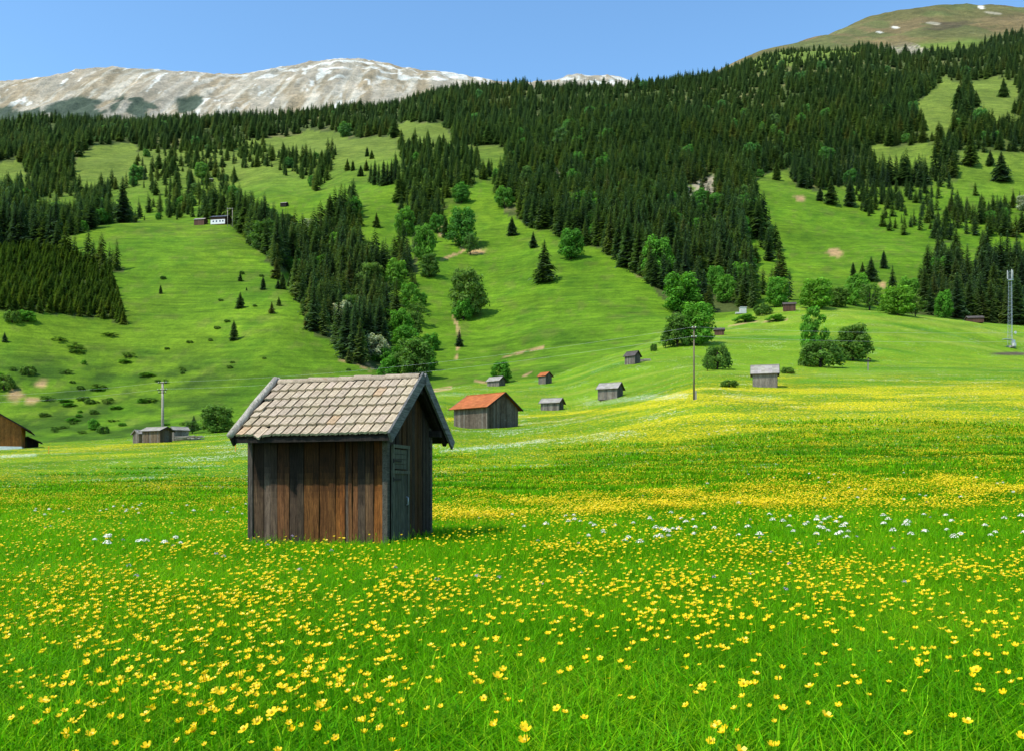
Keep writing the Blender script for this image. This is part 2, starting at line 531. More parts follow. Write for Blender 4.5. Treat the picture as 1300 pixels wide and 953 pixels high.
def grass_blade_mat(name, stops, haze=False):
    m, nt, out = new_mat(name)
    oi = nd(nt, 'ShaderNodeObjectInfo')
    mp = nd(nt, 'ShaderNodeMapping')
    mp.inputs['Scale'].default_value = (0.35, 0.35, 0.35)
    nt.links.new(oi.outputs['Location'], mp.inputs['Vector'])
    tn = nd(nt, 'ShaderNodeTexNoise')
    tn.inputs['Scale'].default_value = 1.0
    tn.inputs['Detail'].default_value = 3
    nt.links.new(mp.outputs[0], tn.inputs['Vector'])
    f = math_n(nt, 'MULTIPLY_ADD', tn.outputs['Fac'], 1.4, -0.45)
    f = math_n(nt, 'MULTIPLY_ADD', oi.outputs['Random'], 0.45, f, clamp=True)
    c = mix(nt, 1.0, ramp(nt, f, stops), attr(nt, 'tint'), 'MULTIPLY')
    d = nd(nt, 'ShaderNodeBsdfPrincipled')
    d.inputs['Roughness'].default_value = 0.55
    d.inputs['Specular IOR Level'].default_value = 0.06
    nt.links.new(c, d.inputs['Base Color'])
    t = nd(nt, 'ShaderNodeBsdfTranslucent')
    nt.links.new(mix(nt, 1.0, c, (1.2, 1.3, 0.5), 'MULTIPLY'), t.inputs['Color'])
    ms = nd(nt, 'ShaderNodeMixShader')
    ms.inputs[0].default_value = 0.45
    nt.links.new(d.outputs[0], ms.inputs[1])
    nt.links.new(t.outputs[0], ms.inputs[2])
    nt.links.new(ms.outputs[0], out.inputs['Surface'])
    return m


M['grass'] = grass_blade_mat('meadow grass', [(0.0, (0.080, 0.310, 0.002)), (0.5, (0.145, 0.420, 0.002)), (1.0, (0.27, 0.50, 0.005))])


def petal_mat(name, col, trans=0.25):
    m, nt, out = new_mat(name)
    c = mix(nt, 1.0, col, attr(nt, 'tint'), 'MULTIPLY')
    d = nd(nt, 'ShaderNodeBsdfPrincipled')
    d.inputs['Roughness'].default_value = 0.4
    d.inputs['Specular IOR Level'].default_value = 0.3
    nt.links.new(c, d.inputs['Base Color'])
    t = nd(nt, 'ShaderNodeBsdfTranslucent')
    nt.links.new(c, t.inputs['Color'])
    ms = nd(nt, 'ShaderNodeMixShader')
    ms.inputs[0].default_value = trans
    nt.links.new(d.outputs[0], ms.inputs[1])
    nt.links.new(t.outputs[0], ms.inputs[2])
    nt.links.new(ms.outputs[0], out.inputs['Surface'])
    return m


M['petal'] = petal_mat('buttercup petals', (0.95, 0.655, 0.003), 0.25)
M['petal_white'] = petal_mat('white florets', (0.95, 0.87, 0.72))
M['petal_pink'] = petal_mat('lilac florets', (0.52, 0.36, 0.55))


def terrain_mat(name, scales, bump_d, bump_s=0.6, speck=False, contrast=0.45, terrace=False):
    m, nt, out = new_mat(name)
    co = nd(nt, 'ShaderNodeTexCoord').outputs['Object']
    c = attr(nt, 'Col')
    hs = None
    for i, s in enumerate(scales):
        n = noise(nt, s, 5, 0.62, vec=co)
        k = contrast * (1.0 if i < 2 else 0.8)
        c = mix(nt, 1.0, c, ramp(nt, n, [(0.28, (1 - k, 1 - k * 0.92, 1 - k)), (0.72, (1 + k * 0.75, 1 + k * 0.6, 1 + k * 0.4))]), 'MULTIPLY')
        hs = n if hs is None else math_n(nt, 'ADD', hs, n)
    if terrace:   # narrow cattle treads that follow the contour lines
        tr = noise(nt, 1.0, 4, 0.6, vec=co, stretch=(0.045, 0.045, 0.75), dist=0.3)
        c = mix(nt, 0.8, c, ramp(nt, tr, [(0.34, (0.72, 0.74, 0.68)), (0.5, (1.0, 1.0, 1.0)), (0.66, (1.28, 1.18, 1.15))]), 'MULTIPLY')
        hs = math_n(nt, 'ADD', hs, tr)
    if speck:
        # flower heads seen from afar: blossoms gather in drifts, thinner and thicker
        for at_name, col, sc, thr in (('yel', (0.88, 0.63, 0.008), 5.0, 0.0), ('yel2', (0.80, 0.60, 0.02), 13.0, 0.0), ('wht', (0.84, 0.82, 0.70), 5.5, 0.0)):
            v = nd(nt, 'ShaderNodeTexVoronoi')
            v.inputs['Scale'].default_value = sc
            mp = nd(nt, 'ShaderNodeMapping')
            mp.inputs['Scale'].default_value = (1, 1, 0.02)
            nt.links.new(co, mp.inputs['Vector'])
            nt.links.new(mp.outputs[0], v.inputs['Vector'])
            sep = nd(nt, 'ShaderNodeSeparateColor')
            nt.links.new(v.outputs['Color'], sep.inputs[0])
            dens = attr(nt, 'yel' if at_name == 'yel2' else at_name, 'Fac')
            hit = math_n(nt, 'LESS_THAN', sep.outputs[0], dens)
            disc = math_n(nt, 'LESS_THAN', v.outputs['Distance'], 0.42)
            c = mix(nt, math_n(nt, 'MULTIPLY', math_n(nt, 'MULTIPLY', hit, disc), 0.9), c, col)
    surface(nt, out, c, 0.95, hs, bump_d, bump_s, 0.08)
    return m


M['meadow'] = terrain_mat('flowering meadow', (0.09, 0.9, 5.0), 0.12, 0.5, True, 0.30)
M['hillside'] = terrain_mat('hillside grass', (0.018, 0.12, 0.5, 1.6), 0.5, 0.6, False, 0.34, True)
M['mountain'] = terrain_mat('mountain rock', (0.006, 0.025, 0.07, 0.15), 9.0, 0.85, False, 0.30)


# ------------------------------------------------------------------ painting the ground by what grows there
CLEAR = [   # open pasture among the woods
    [(-700, 700), (-700, 425), (0, 425), (40, 408), (158, 418), (168, 405), (152, 342), (100, 324), (60, 316), (20, 314), (22, 302), (91, 303), (150, 282), (240, 278), (290, 283), (328, 318), (370, 356), (384, 404), (436, 455), (500, 482), (545, 505), (545, 700)],
    [(296, 218), (335, 214), (378, 224), (400, 240), (424, 232), (440, 262), (424, 290), (395, 300), (350, 290), (318, 274), (298, 262)],
    [(334, 176), (390, 168), (440, 164), (440, 192), (400, 200), (334, 197)],
    [(425, 205), (438, 178), (470, 176), (505, 170), (506, 205), (506, 262), (500, 285), (470, 262), (440, 262), (415, 250)],
    [(455, 262), (504, 240), (506, 300), (500, 345), (478, 340), (462, 318)],
    [(503, 156), (566, 156), (580, 190), (545, 186), (507, 184)],
    [(596, 184), (640, 190), (644, 222), (612, 222)],
    [(600, 230), (632, 236), (636, 275), (596, 270)],
    [(96, 205), (120, 186), (172, 184), (176, 222), (150, 238), (98, 244)],
    [(138, 244), (192, 244), (192, 274), (140, 276)],
    [(46, 252), (96, 250), (98, 280), (44, 282)],
    [(545, 505), (540, 470), (534, 420), (526, 380), (526, 335), (545, 300), (566, 268), (600, 248), (628, 250), (650, 276), (700, 296), (760, 318), (808, 344), (855, 392), (848, 440), (800, 458), (560, 522)],
    [(952, 232), (1000, 212), (1012, 240), (1085, 248), (1110, 262), (1180, 268), (1186, 306), (1320, 300), (1320, 352), (1180, 352), (1168, 385), (1010, 388), (1000, 350), (985, 310), (960, 270)],
    [(1160, 132), (1206, 94), (1220, 120), (1212, 172), (1186, 176), (1165, 160)],
    [(1234, 102), (1292, 102), (1290, 162), (1238, 156)],
    [(1216, 192), (1320, 194), (1320, 258), (1250, 262), (1218, 244)],
    [(1108, 186), (1192, 186), (1192, 222), (1112, 222)],
    [(1180, 230), (1236, 232), (1236, 272), (1184, 268)],
    [(-50, 210), (24, 203), (36, 236), (0, 252), (-50, 252)],
]
SPARSE = [  # pasture with scattered trees
    ([(492, 352), (548, 345), (560, 400), (550, 490), (500, 480)], 0.30),
    ([(150, 200), (186, 190), (300, 190), (310, 225), (300, 272), (240, 280), (150, 282), (140, 240)], 0.30),
    ([(290, 176), (440, 176), (440, 240), (290, 232)], 0.55),
    ([(500, 180), (610, 186), (640, 230), (570, 262), (505, 250)], 0.75),
    ([(1080, 186), (1225, 186), (1236, 262), (1100, 256)], 0.85),
    ([(1170, 95), (1320, 95), (1320, 262), (1180, 240)], 0.85),
    ([(950, 60), (1060, 58), (1100, 70), (960, 90)], 0.5),
    ([(30, 225), (150, 215), (150, 290), (70, 305), (24, 300)], 0.75),
    ([(1040, 236), (1320, 240), (1320, 306), (1180, 306), (1100, 275)], 0.6),
    ([(940, 300), (1168, 340), (1168, 396), (960, 400)], 0.10),
    ([(410, 300), (520, 255), (525, 330), (470, 340)], 0.55),
    ([(560, 180), (690, 190), (700, 260), (600, 262)], 0.85),
]
ROCKS = [[(868, 236), (905, 222), (922, 255), (916, 312), (890, 312), (872, 270)], [(703, 210), (716, 212), (712, 240), (702, 232)], [(915, 305), (928, 300), (926, 335), (914, 330)], [(1124, 45), (1160, 55), (1185, 68), (1150, 72), (1112, 62)]]
TREELINE = ([-700, 0, 150, 300, 450, 600, 740, 900, 960, 1000, 1050, 1100, 1160, 1200, 1250, 1300, 2000],
            [150, 150, 145, 143, 136, 108, 104, 96, 78, 60, 50, 64, 73, 70, 60, 34, 34])


def forest_chance(px, row, Y):
    """How likely a tree stands at a place (0..1)."""
    px, row, Y = np.asarray(px, float), np.asarray(row, float), np.asarray(Y, float)
    p = np.ones(px.shape)
    for poly, d in SPARSE:
        p = np.where(inpoly(px, row, poly), np.minimum(p, d), p)
    for poly in ROCKS:
        p = np.where(inpoly(px, row, poly), p * (0.12 + 0.5 * (vnoise(px / 9, row / 12, 77) > 0.58)), p)
    jx = px + (vnoise(px / 14, row / 9, 5) - 0.5) * 12
    jr = row + (vnoise(px / 14, row / 9, 8) - 0.5) * 8
    cl = np.zeros(px.shape, bool)
    for poly in CLEAR:
        cl |= inpoly(jx, jr, poly)
    # the two bare slopes facing the viewer keep their clean lower edges
    loose = inpoly(px, row, [(1080, 250), (1186, 262), (1186, 300), (1110, 300)]) | inpoly(px, row, [(1180, 228), (1240, 230), (1240, 275), (1180, 272)])
    p = np.where(cl, np.where(loose, 0.16, 0.0), p)
    p = np.where(Y < meadow_edge(px) + np.where(px > 850, 22, 45), 0.0, p)
    p = np.where((px < 368) & (Y < 470) & (row > 345) & ~inpoly(px, row, PLANT), 0.0, p)
    p = np.where((px > 545) & (px < 850) & (Y < 330), 0.0, p)
    p = np.where(row < np.interp(px, *TREELINE) - 2, 0.0, p)
    p = np.where(Y > np.interp(px, [0, 900, 1050, 1300], [1850, 1850, 2050, 2150]), 0.0, p)
    return p


PLANT = [(-60, 326), (0, 322), (60, 318), (100, 330), (140, 345), (155, 392), (163, 414), (130, 404), (60, 398), (0, 396), (-60, 396)]


def srgb(*c):
    return np.array([((x / 255) / 12.92 if x / 255 <= 0.04045 else (((x / 255) + 0.055) / 1.055) ** 2.4) for x in c])


def stroke(px, row, pts, w):
    d = np.full(px.shape, 1e9)
    for (x1, y1), (x2, y2) in zip(pts[:-1], pts[1:]):
        dx, dy = x2 - x1, y2 - y1
        t = np.clip(((px - x1) * dx + (row - y1) * dy) / (dx * dx + dy * dy), 0, 1)
        d = np.minimum(d, np.hypot(px - x1 - t * dx, row - y1 - t * dy))
    return 1 - sstep(w * 0.5, w * 1.3, d)


def paint():
    X, Y, Z, px, row = XW, YW, ZW, PXW, ROWW
    col = np.zeros(X.shape + (3,))

    def lay(mask, c):
        nonlocal col
        mask = np.clip(mask, 0, 1)[..., None]
        col = col * (1 - mask) + np.asarray(c) * mask

    n1, n2, n3 = fbm(X / 9, Y / 14, 4, 101), fbm(X / 45, Y / 60, 4, 111), fbm(X / 150, Y / 150, 4, 121)
    # hill pasture
    lay(np.ones(X.shape), (0.108, 0.226, 0.011))
    lay(sstep(0.45, 0.75, n2) * 0.7, (0.138, 0.240, 0.014))
    lay(sstep(0.5, 0.75, n1) * 0.6, (0.060, 0.160, 0.009))
    lay(sstep(0.60, 0.72, fbm(X / 5, Y / 8, 4, 105)) * 0.45, (0.135, 0.175, 0.035))
    lay((1 - sstep(250, 330, px)) * sstep(425, 470, row) * sstep(0.46, 0.62, fbm(X / 7, Y / 9, 4, 107)) * 0.75, (0.040, 0.095, 0.010))
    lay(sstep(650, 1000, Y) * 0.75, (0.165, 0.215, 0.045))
    # forest floor
    fc = forest_chance(px, row, Y)
    lay(sstep(0.55, 1.0, fc) * (Y > 230), (0.075, 0.105, 0.030))
    lay(sstep(0.62, 0.72, fbm(X / 30, Y / 30, 3, 131)) * 0.7 * (fc > 0.9) * (Y > 420), (0.22, 0.21, 0.09))
    for poly in ROCKS:
        lay(inpoly(px, row, poly) * sstep(0.25, 0.45, fbm(X / 8, Y / 12, 4, 141)), (0.40, 0.36, 0.29))
        lay(inpoly(px, row, poly) * sstep(0.52, 0.60, fbm(X / 4, Y / 5, 4, 143)), (0.16, 0.15, 0.12))
    # the meadow
    edge = meadow_edge(px)
    mead = 1 - sstep(0.985, 1.01, Y / edge)
    lay(mead, (0.115, 0.240, 0.006))
    lay(mead * (1 - sstep(30, 78, Y)), (0.085, 0.220, 0.006))
    up = mead * sstep(430, 760, px) * sstep(135, 175, Y)
    lay(up, (0.150, 0.280, 0.013))
    bands = fbm(X / 60, Y / 7, 3, 151)
    lay(up * sstep(0.5, 0.72, bands), (0.215, 0.310, 0.030))
    lay(mead * sstep(0.55, 0.75, fbm(X / 26, Y / 8, 4, 161)) * 0.6, (0.055, 0.200, 0.010))
    # bare earth, trodden paths
    E = (0.44, 0.30, 0.16)
    vis = (ROWW <= HORIZ + 2)
    for pts, w in (([(575, 400), (581, 415), (583, 432), (579, 455)], 1.8), ([(430, 455), (455, 462), (470, 472)], 1.6), ([(455, 462), (462, 458), (478, 472)], 1.2), ([(640, 453), (665, 447), (690, 441)], 1.6), ([(665, 477), (674, 473)], 1.6), ([(603, 483), (618, 486)], 1.6), ([(548, 496), (572, 492)], 2.4), ([(575, 300), (590, 318), (560, 330)], 1.8), ([(924, 415), (950, 410), (1000, 405)], 1.0)):
        lay(stroke(px, row, pts, w) * vis * sstep(0.25, 0.5, fbm(X / 3, Y / 5, 3, 171)), E)
    for (cx, cy, rx, ry) in ((52, 487, 16, 8), (18, 498, 16, 12), (40, 508, 12, 4), (1060, 322, 10, 7), (1121, 361, 6, 6), (315, 288, 4, 2), (1015, 252, 8, 4), (610, 320, 14, 3), (560, 295, 6, 10)):
        m = 1 - sstep(0.4, 1.1, np.hypot((px - cx) / rx, (row - cy) / ry) + (fbm(X / 5, Y / 5, 3, 181) - 0.5) * 1.6)
        lay(m * vis * (Y < 800), E)
    lay((1 - sstep(0.5, 1.1, np.hypot((px - 1286) / 34, (row - 449) / 2.6))) * vis * (Y < 330), (0.10, 0.085, 0.06))
    # rock mountain on the left
    mt = sstep(2080, 2300, Y) * (1 - sstep(880, 960, px))
    steep = ridged(X / 420 + 0.25 * fbm(X / 300, Y / 300, 3, 50), Y / 1500, 4, 41)
    lay(mt, (0.39, 0.315, 0.215))
    lay(mt * sstep(0.42, 0.6, fbm(X / 60 + Y / 500, Y / 420, 5, 191, 0.6)), (0.49, 0.435, 0.36))
    lay(mt * sstep(0.52, 0.66, fbm(X / 28 - Y / 330, Y / 260, 5, 195, 0.62)) * 0.8, (0.66, 0.62, 0.56))
    lay(mt * sstep(0.64, 0.78, steep) * 0.5, (0.36, 0.33, 0.29))
    snow = sstep(0.655, 0.69, fbm(X / 36 + Y / 260, Y / 210, 5, 201, 0.58)) * (1 - sstep(140, 165, row))
    lay(mt * snow, (0.80, 0.80, 0.80))
    lay(mt * (row < 102) * sstep(0.56, 0.62, fbm(X / 90, Y / 40, 4, 205)) * sstep(200, 380, px), (0.80, 0.80, 0.80))
    pine = 1 - sstep(0.72, 1.0, np.hypot((px - 92) / 40, (row - 143) / 20) + (fbm(X / 90, Y / 140, 4, 211) - 0.5) * 1.8)
    pine = np.maximum(pine, 1 - sstep(0.72, 1.0, np.hypot((px - 18) / 44, (row - 150) / 15) + (fbm(X / 90, Y / 140, 4, 213) - 0.5) * 1.5))
    pine = np.maximum(pine, 1 - sstep(0.72, 1.0, np.hypot((px - 240) / 20, (row - 134) / 16) + (fbm(X / 80, Y / 120, 4, 215) - 0.5) * 1.6))
    pine = np.maximum(pine, 1 - sstep(0.72, 1.0, np.hypot((px - 172) / 26, (row - 140) / 16) + (fbm(X / 60, Y / 120, 4, 217) - 0.5) * 2.2))
    lay(mt * pine * 0.95, (0.048, 0.080, 0.048))
    lay(mt * sstep(640, 700, px) * (1 - sstep(3600, 4000, Y)), (0.16, 0.20, 0.06))
    # grass summit on the right
    sm = sstep(1950, 2250, Y) * sstep(850, 960, px)
    lay(sm, (0.165, 0.155, 0.055))
    lay(sm * sstep(0.42, 0.62, fbm(X / 160, Y / 240, 4, 221)) * 0.9, (0.235, 0.175, 0.085))
    lay(sm * sstep(0.5, 0.66, fbm(X / 90, Y / 160, 4, 225)) * 0.7, (0.13, 0.165, 0.05))
    lay(sm * (1 - sstep(0.5, 1.0, np.hypot((px - 1205) / 40, (row - 32) / 6 + (px - 1205) * 0.02) + (fbm(X / 60, Y / 90, 3, 227) - 0.5))) * 0.8, (0.11, 0.085, 0.05))
    for (cx, cy, rx, ry) in ((1136, 35, 6, 2), (1246, 9, 5, 3), (1262, 17, 14, 2), (1185, 30, 10, 2), (1052, 34, 4, 1.2), (1116, 41, 5, 1.2)):
        m = 1 - sstep(0.6, 1.0, np.hypot((px - cx) / rx, (row - cy + (cx - px) * 0.12) / ry) + (fbm(X / 25, Y / 40, 3, 231) - 0.5) * 0.8)
        lay(sm * m, (0.80, 0.78, 0.75) if cx != 1262 and cx != 1185 else (0.50, 0.45, 0.35))
    # the blue of the air on the far ground
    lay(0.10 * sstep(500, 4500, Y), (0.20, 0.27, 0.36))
    # flowers on the far meadow
    drift = fbm(X / 30, Y / 6, 4, 241)
    patch = fbm(X / 9, Y / 5, 4, 245)
    y = 0.05 + 0.13 * sstep(0.42, 0.7, drift)
    right = sstep(690, 930, px)
    gold = right * sstep(52, 66, Y) * (1 - sstep(112, 128 + (px - 900) * 0.05, Y))
    y = y + gold * (0.30 + 0.50 * sstep(0.35, 0.65, drift))
    y = y + 0.10 * sstep(560, 760, px) * sstep(45, 60, Y) * (1 - up)
    y = y + sstep(22.5, 24.5, Y) * (1 - sstep(30, 34, Y)) * sstep(400, 560, px) * 0.55
    left = 1 - sstep(330, 460, px)
    y = y + left * sstep(92, 100, Y) * (1 - sstep(140, 165, Y)) * 0.40 * sstep(0.42, 0.6, drift)
    y = y + stroke(px, row, [(560, 532), (620, 530), (700, 526), (860, 512)], 2.0) * 0.6
    y = y + stroke(px, row, [(985, 484), (1020, 470), (1120, 458), (1300, 462)], 9) * 0.35 * (Y < 280)
    y = y * (1 - up * 0.85) * (0.25 + 0.95 * sstep(0.30, 0.62, patch))
    yel = np.clip(y, 0, 0.9) * mead * sstep(30, 62, Y)
    w = 0.02 + 0.35 * sstep(0.64, 0.70, fbm(X / 7, Y / 4, 4, 251)) * (1 - gold * 0.5)
    w = w + stroke(px, row, [(745, 512), (800, 506), (870, 502)], 3.5) * 0.45
    w = w + stroke(px, row, [(850, 600), (900, 597), (990, 590)], 3) * 0.3
    w = w + stroke(px, row, [(560, 572), (640, 566), (690, 558)], 2.2) * 0.5 + stroke(px, row, [(0, 579), (45, 577)], 2) * 0.9
    wht = np.clip(w, 0, 0.9) * mead * sstep(24, 44, Y) * (1 - up * 0.7)
    return np.clip(col, 0.004, 0.9), yel, wht


COL, YEL, WHT = paint()


def ground_piece(name, mask, mat):
    """One stretch of the ground as its own sheet; mask marks the grid cells that belong to it."""
    ii, jj = np.nonzero(mask)
    idx = -np.ones((NU, NV), np.int64)
    corners = [(ii, jj), (ii + 1, jj), (ii + 1, jj + 1), (ii, jj + 1)]
    use = np.zeros((NU, NV), bool)
    for a, b in corners:
        use[a, b] = True
    idx[use] = np.arange(use.sum())
    faces = np.stack([idx[a, b] for a, b in corners], 1).astype(np.int32)
    me = bpy.data.meshes.new(name)
    nv, nf = int(use.sum()), len(faces)
    me.vertices.add(nv)
    me.vertices.foreach_set('co', np.stack([XW[use], YW[use], ZW[use]], 1).astype(np.float32).ravel())
    me.loops.add(nf * 4)
    me.loops.foreach_set('vertex_index', faces.ravel())
    me.polygons.add(nf)
    me.polygons.foreach_set('loop_start', np.arange(nf, dtype=np.int32) * 4)
    me.polygons.foreach_set('use_smooth', np.ones(nf, bool))
    me.update(calc_edges=True)
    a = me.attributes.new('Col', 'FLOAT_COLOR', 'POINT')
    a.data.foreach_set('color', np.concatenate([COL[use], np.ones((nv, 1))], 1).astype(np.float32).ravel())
    for nm, G in (('yel', YEL), ('wht', WHT)):
        a = me.attributes.new(nm, 'FLOAT', 'POINT')
        a.data.foreach_set('value', G[use].astype(np.float32))
    me.materials.append(mat)
    o = bpy.data.objects.new(name, me)
    C.objects.link(o)
    return o


YC, PXC = YW[:-1, :-1], PXW[:-1, :-1]
is_meadow = YC < meadow_edge(PXC)
is_hill = ~is_meadow & (YC < 2060)
tag(ground_piece('meadow', is_meadow, M['meadow']), 'flowering hay meadow rising to the right', 'meadow', kind='structure')
tag(ground_piece('hillside', is_hill, M['hillside']), 'steep green pasture and forest floor above the meadow', 'hillside', kind='structure')
tag(ground_piece('mountain', (YC >= 2060) & (PXC < 905), M['mountain']), 'pale rocky mountain ridge with streaks of snow', 'mountain', kind='structure')
tag(ground_piece('mountain', (YC >= 2060) & (PXC >= 905), M['mountain']), 'rounded brown and green grass summit at the upper right', 'mountain', kind='structure')
# the bit of ground below and behind the viewer, so that the meadow goes on
mb = MB()
mb.face([(-60, -60, -0.02), (60, -60, -0.02), (60, 0.5, -0.02), (-60, 0.5, -0.02)], (0.3, 0.9, 0.08))
tag(mb.build('ground', plain_mat('meadow soil', (0.10, 0.16, 0.03), 0.95)), kind='structure')


# ------------------------------------------------------------------ trees
def spruce_crown(seed, nb, wide, wood=0.05, lean=0.0, shag=1.0):
    """Crown of a spruce of height 1: whorls of drooping boughs hung with twigs."""
    r = random.Random(seed)
    mb = MB()
    gold = 2.399963
    sway = [r.uniform(0.8, 1.2) for _ in range(12)]
    for i in range(nb):
        t = (i + r.uniform(-0.4, 0.4)) / nb
        t = min(max(t, 0.0), 0.985)
        t = t ** 0.92
        z = wood + (1 - wood) * t
        rad = wide * ((1 - t) ** 0.82) * r.uniform(0.70, 1.12) * sway[int(t * 11.99)] + 0.008
        if t < 0.07:
            rad *= 0.72
        a = i * gold + r.uniform(-0.4, 0.4)
        d = Vector((math.cos(a), math.sin(a), 0))
        s = Vector((-d.y, d.x, 0))
        rise = rad * r.uniform(0.0, 0.25)
        drop = rad * r.uniform(0.30, 0.62)
        p0 = Vector((0, 0, z + rise * 0.6))
        p1 = d * rad * 0.55 + Vector((0, 0, z - drop * 0.35))
        p2 = d * rad + Vector((0, 0, z - drop * 0.8 + rad * 0.06))
        w = rad * r.uniform(0.26, 0.40) * shag
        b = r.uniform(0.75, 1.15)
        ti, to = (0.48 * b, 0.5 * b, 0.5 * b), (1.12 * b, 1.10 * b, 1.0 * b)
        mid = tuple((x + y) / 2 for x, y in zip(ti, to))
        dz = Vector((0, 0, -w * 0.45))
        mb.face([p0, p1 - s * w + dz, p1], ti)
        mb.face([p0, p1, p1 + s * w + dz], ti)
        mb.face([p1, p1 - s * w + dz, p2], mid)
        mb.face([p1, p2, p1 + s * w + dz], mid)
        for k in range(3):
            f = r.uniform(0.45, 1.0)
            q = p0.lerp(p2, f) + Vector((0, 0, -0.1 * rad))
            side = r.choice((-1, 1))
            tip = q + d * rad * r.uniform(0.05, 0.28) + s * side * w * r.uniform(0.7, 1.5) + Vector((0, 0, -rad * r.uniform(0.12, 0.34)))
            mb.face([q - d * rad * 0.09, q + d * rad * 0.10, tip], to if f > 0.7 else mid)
    for k in range(3):
        a = k * 2.1
        mb.face([(0.008 * math.cos(a), 0.008 * math.sin(a), 0.955), (-0.008 * math.sin(a), 0.008 * math.cos(a), 0.955), (0, 0, 1.0)], (1.1, 1.1, 1.0))
    return mb


def trunk_mesh(h, r0, seed=0, n=7):
    rr = random.Random(seed)
    mb = MB()
    pts = [(0, 0, -0.03)] + [(rr.uniform(-0.004, 0.004), rr.uniform(-0.004, 0.004), h * k / 4) for k in range(1, 5)]
    mb.tube(pts, [r0 * 1.25, r0, r0 * 0.8, r0 * 0.55, r0 * 0.2], n)
    return mb


SPRUCE_ME = [spruce_crown(100 + k, nb, wide, shag=sh).data('spruce crown', M['spruce']) for k, (nb, wide, sh) in
             enumerate(((210, 0.145, 1.0), (230, 0.165, 1.0), (190, 0.13, 1.05), (240, 0.185, 1.0), (200, 0.155, 0.9), (220, 0.14, 1.1)))]
SOLO_ME = [spruce_crown(200 + k, nb, wide, wood=0.02).data('lone spruce crown', M['spruce']) for k, (nb, wide) in enumerate(((230, 0.235), (250, 0.21), (220, 0.26)))]
YOUNG_ME = [spruce_crown(300 + k, nb, wide, wood=0.02, shag=1.1).data('young spruce crown', M['young']) for k, (nb, wide) in enumerate(((150, 0.19), (160, 0.21), (140, 0.175), (150, 0.2)))]
FAR_ME = [spruce_crown(400 + k, nb, wide, shag=1.25).data('far spruce crown', M['spruce']) for k, (nb, wide) in enumerate(((84, 0.15), (92, 0.17), (80, 0.135), (90, 0.18), (84, 0.16), (88, 0.145), (80, 0.19), (92, 0.155)))]
TRUNK_ME = trunk_mesh(0.93, 0.0125, 5).data('spruce trunk', M['bark'])


def spruce(x, y, z, h, me, rz, label, group=None, cat='spruce', name='spruce_tree', wide=1.0):
    root = empty(name, (x, y, z - 0.01 * h), rz, label, cat, group)
    for nm, data in (('crown', me), ('trunk', TRUNK_ME)):
        o = bpy.data.objects.new(nm, data)
        C.objects.link(o)
        o.parent = root
        o.scale = (h * wide, h * wide, h) if nm == 'crown' else (h, h, h)
    return root


def leaf_crown(seed, shape='round', leaves=2600, size=0.036, wide=0.42, base=0.2):
    """Crown of a broadleaved tree of height 1, from lobes of many small leaves with gaps in between."""
    r = random.Random(seed)
    mb = MB()
    lobes = []
    nl = {'round': 34, 'tall': 24, 'bush': 28, 'airy': 26}[shape]
    for k in range(nl):
        t = (k + 0.5) / nl
        if shape == 'tall':
            z = base + (0.95 - base) * t
            rr = wide * (0.45 + 0.62 * math.sin(PI * min(1.0, 0.16 + t * 0.84)))
            lr = 0.12 * (1.15 - 0.45 * t)
        elif shape == 'bush':
            z = 0.10 + 0.70 * t
            rr = wide * math.sqrt(max(0.05, 1 - ((z - 0.25) / 0.72) ** 2))
            lr = 0.18
        else:
            z = base + 0.04 + (0.88 - base) * t
            mid_ = base + (1 - base) * 0.46
            rr = wide * math.sqrt(max(0.06, 1 - ((z - mid_) / ((1 - base) * 0.56)) ** 2))
            lr = 0.135 if shape == 'round' else 0.10
        a = k * 2.4 + r.uniform(-0.5, 0.5)
        q = rr * (0.25 + 0.68 * math.sqrt(r.random()))
        lobes.append((Vector((q * math.cos(a), q * math.sin(a), z)), lr * r.uniform(0.75, 1.25)))
    lobes.append((Vector((0, 0, 0.9 - (0.14 if shape == 'bush' else 0.02))), 0.10))
    wt = [l[1] ** 2 for l in lobes]
    for k in range(leaves):
        c, lr = r.choices(lobes, wt)[0]
        d = Vector((r.gauss(0, 1), r.gauss(0, 1), r.gauss(0.25, 1))).normalized()
        rad = lr * (r.random() ** 0.35) * r.uniform(0.85, 1.18)
        p = c + Vector((d.x * rad, d.y * rad, d.z * rad * 0.82))
        if p.z < 0.015:
            continue
        nrm = (d + Vector((r.gauss(0, 0.5), r.gauss(0, 0.5), r.gauss(0.3, 0.4)))).normalized()
        s = nrm.cross(Vector((r.uniform(-1, 1), r.uniform(-1, 1), r.uniform(-1, 1)))).normalized()
        u = nrm.cross(s)
        L = size * r.uniform(0.65, 1.35)
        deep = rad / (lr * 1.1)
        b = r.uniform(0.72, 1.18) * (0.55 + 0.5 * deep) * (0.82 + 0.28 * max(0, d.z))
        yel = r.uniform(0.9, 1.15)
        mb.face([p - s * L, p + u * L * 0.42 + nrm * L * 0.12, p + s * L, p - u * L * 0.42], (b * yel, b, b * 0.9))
    return mb, lobes


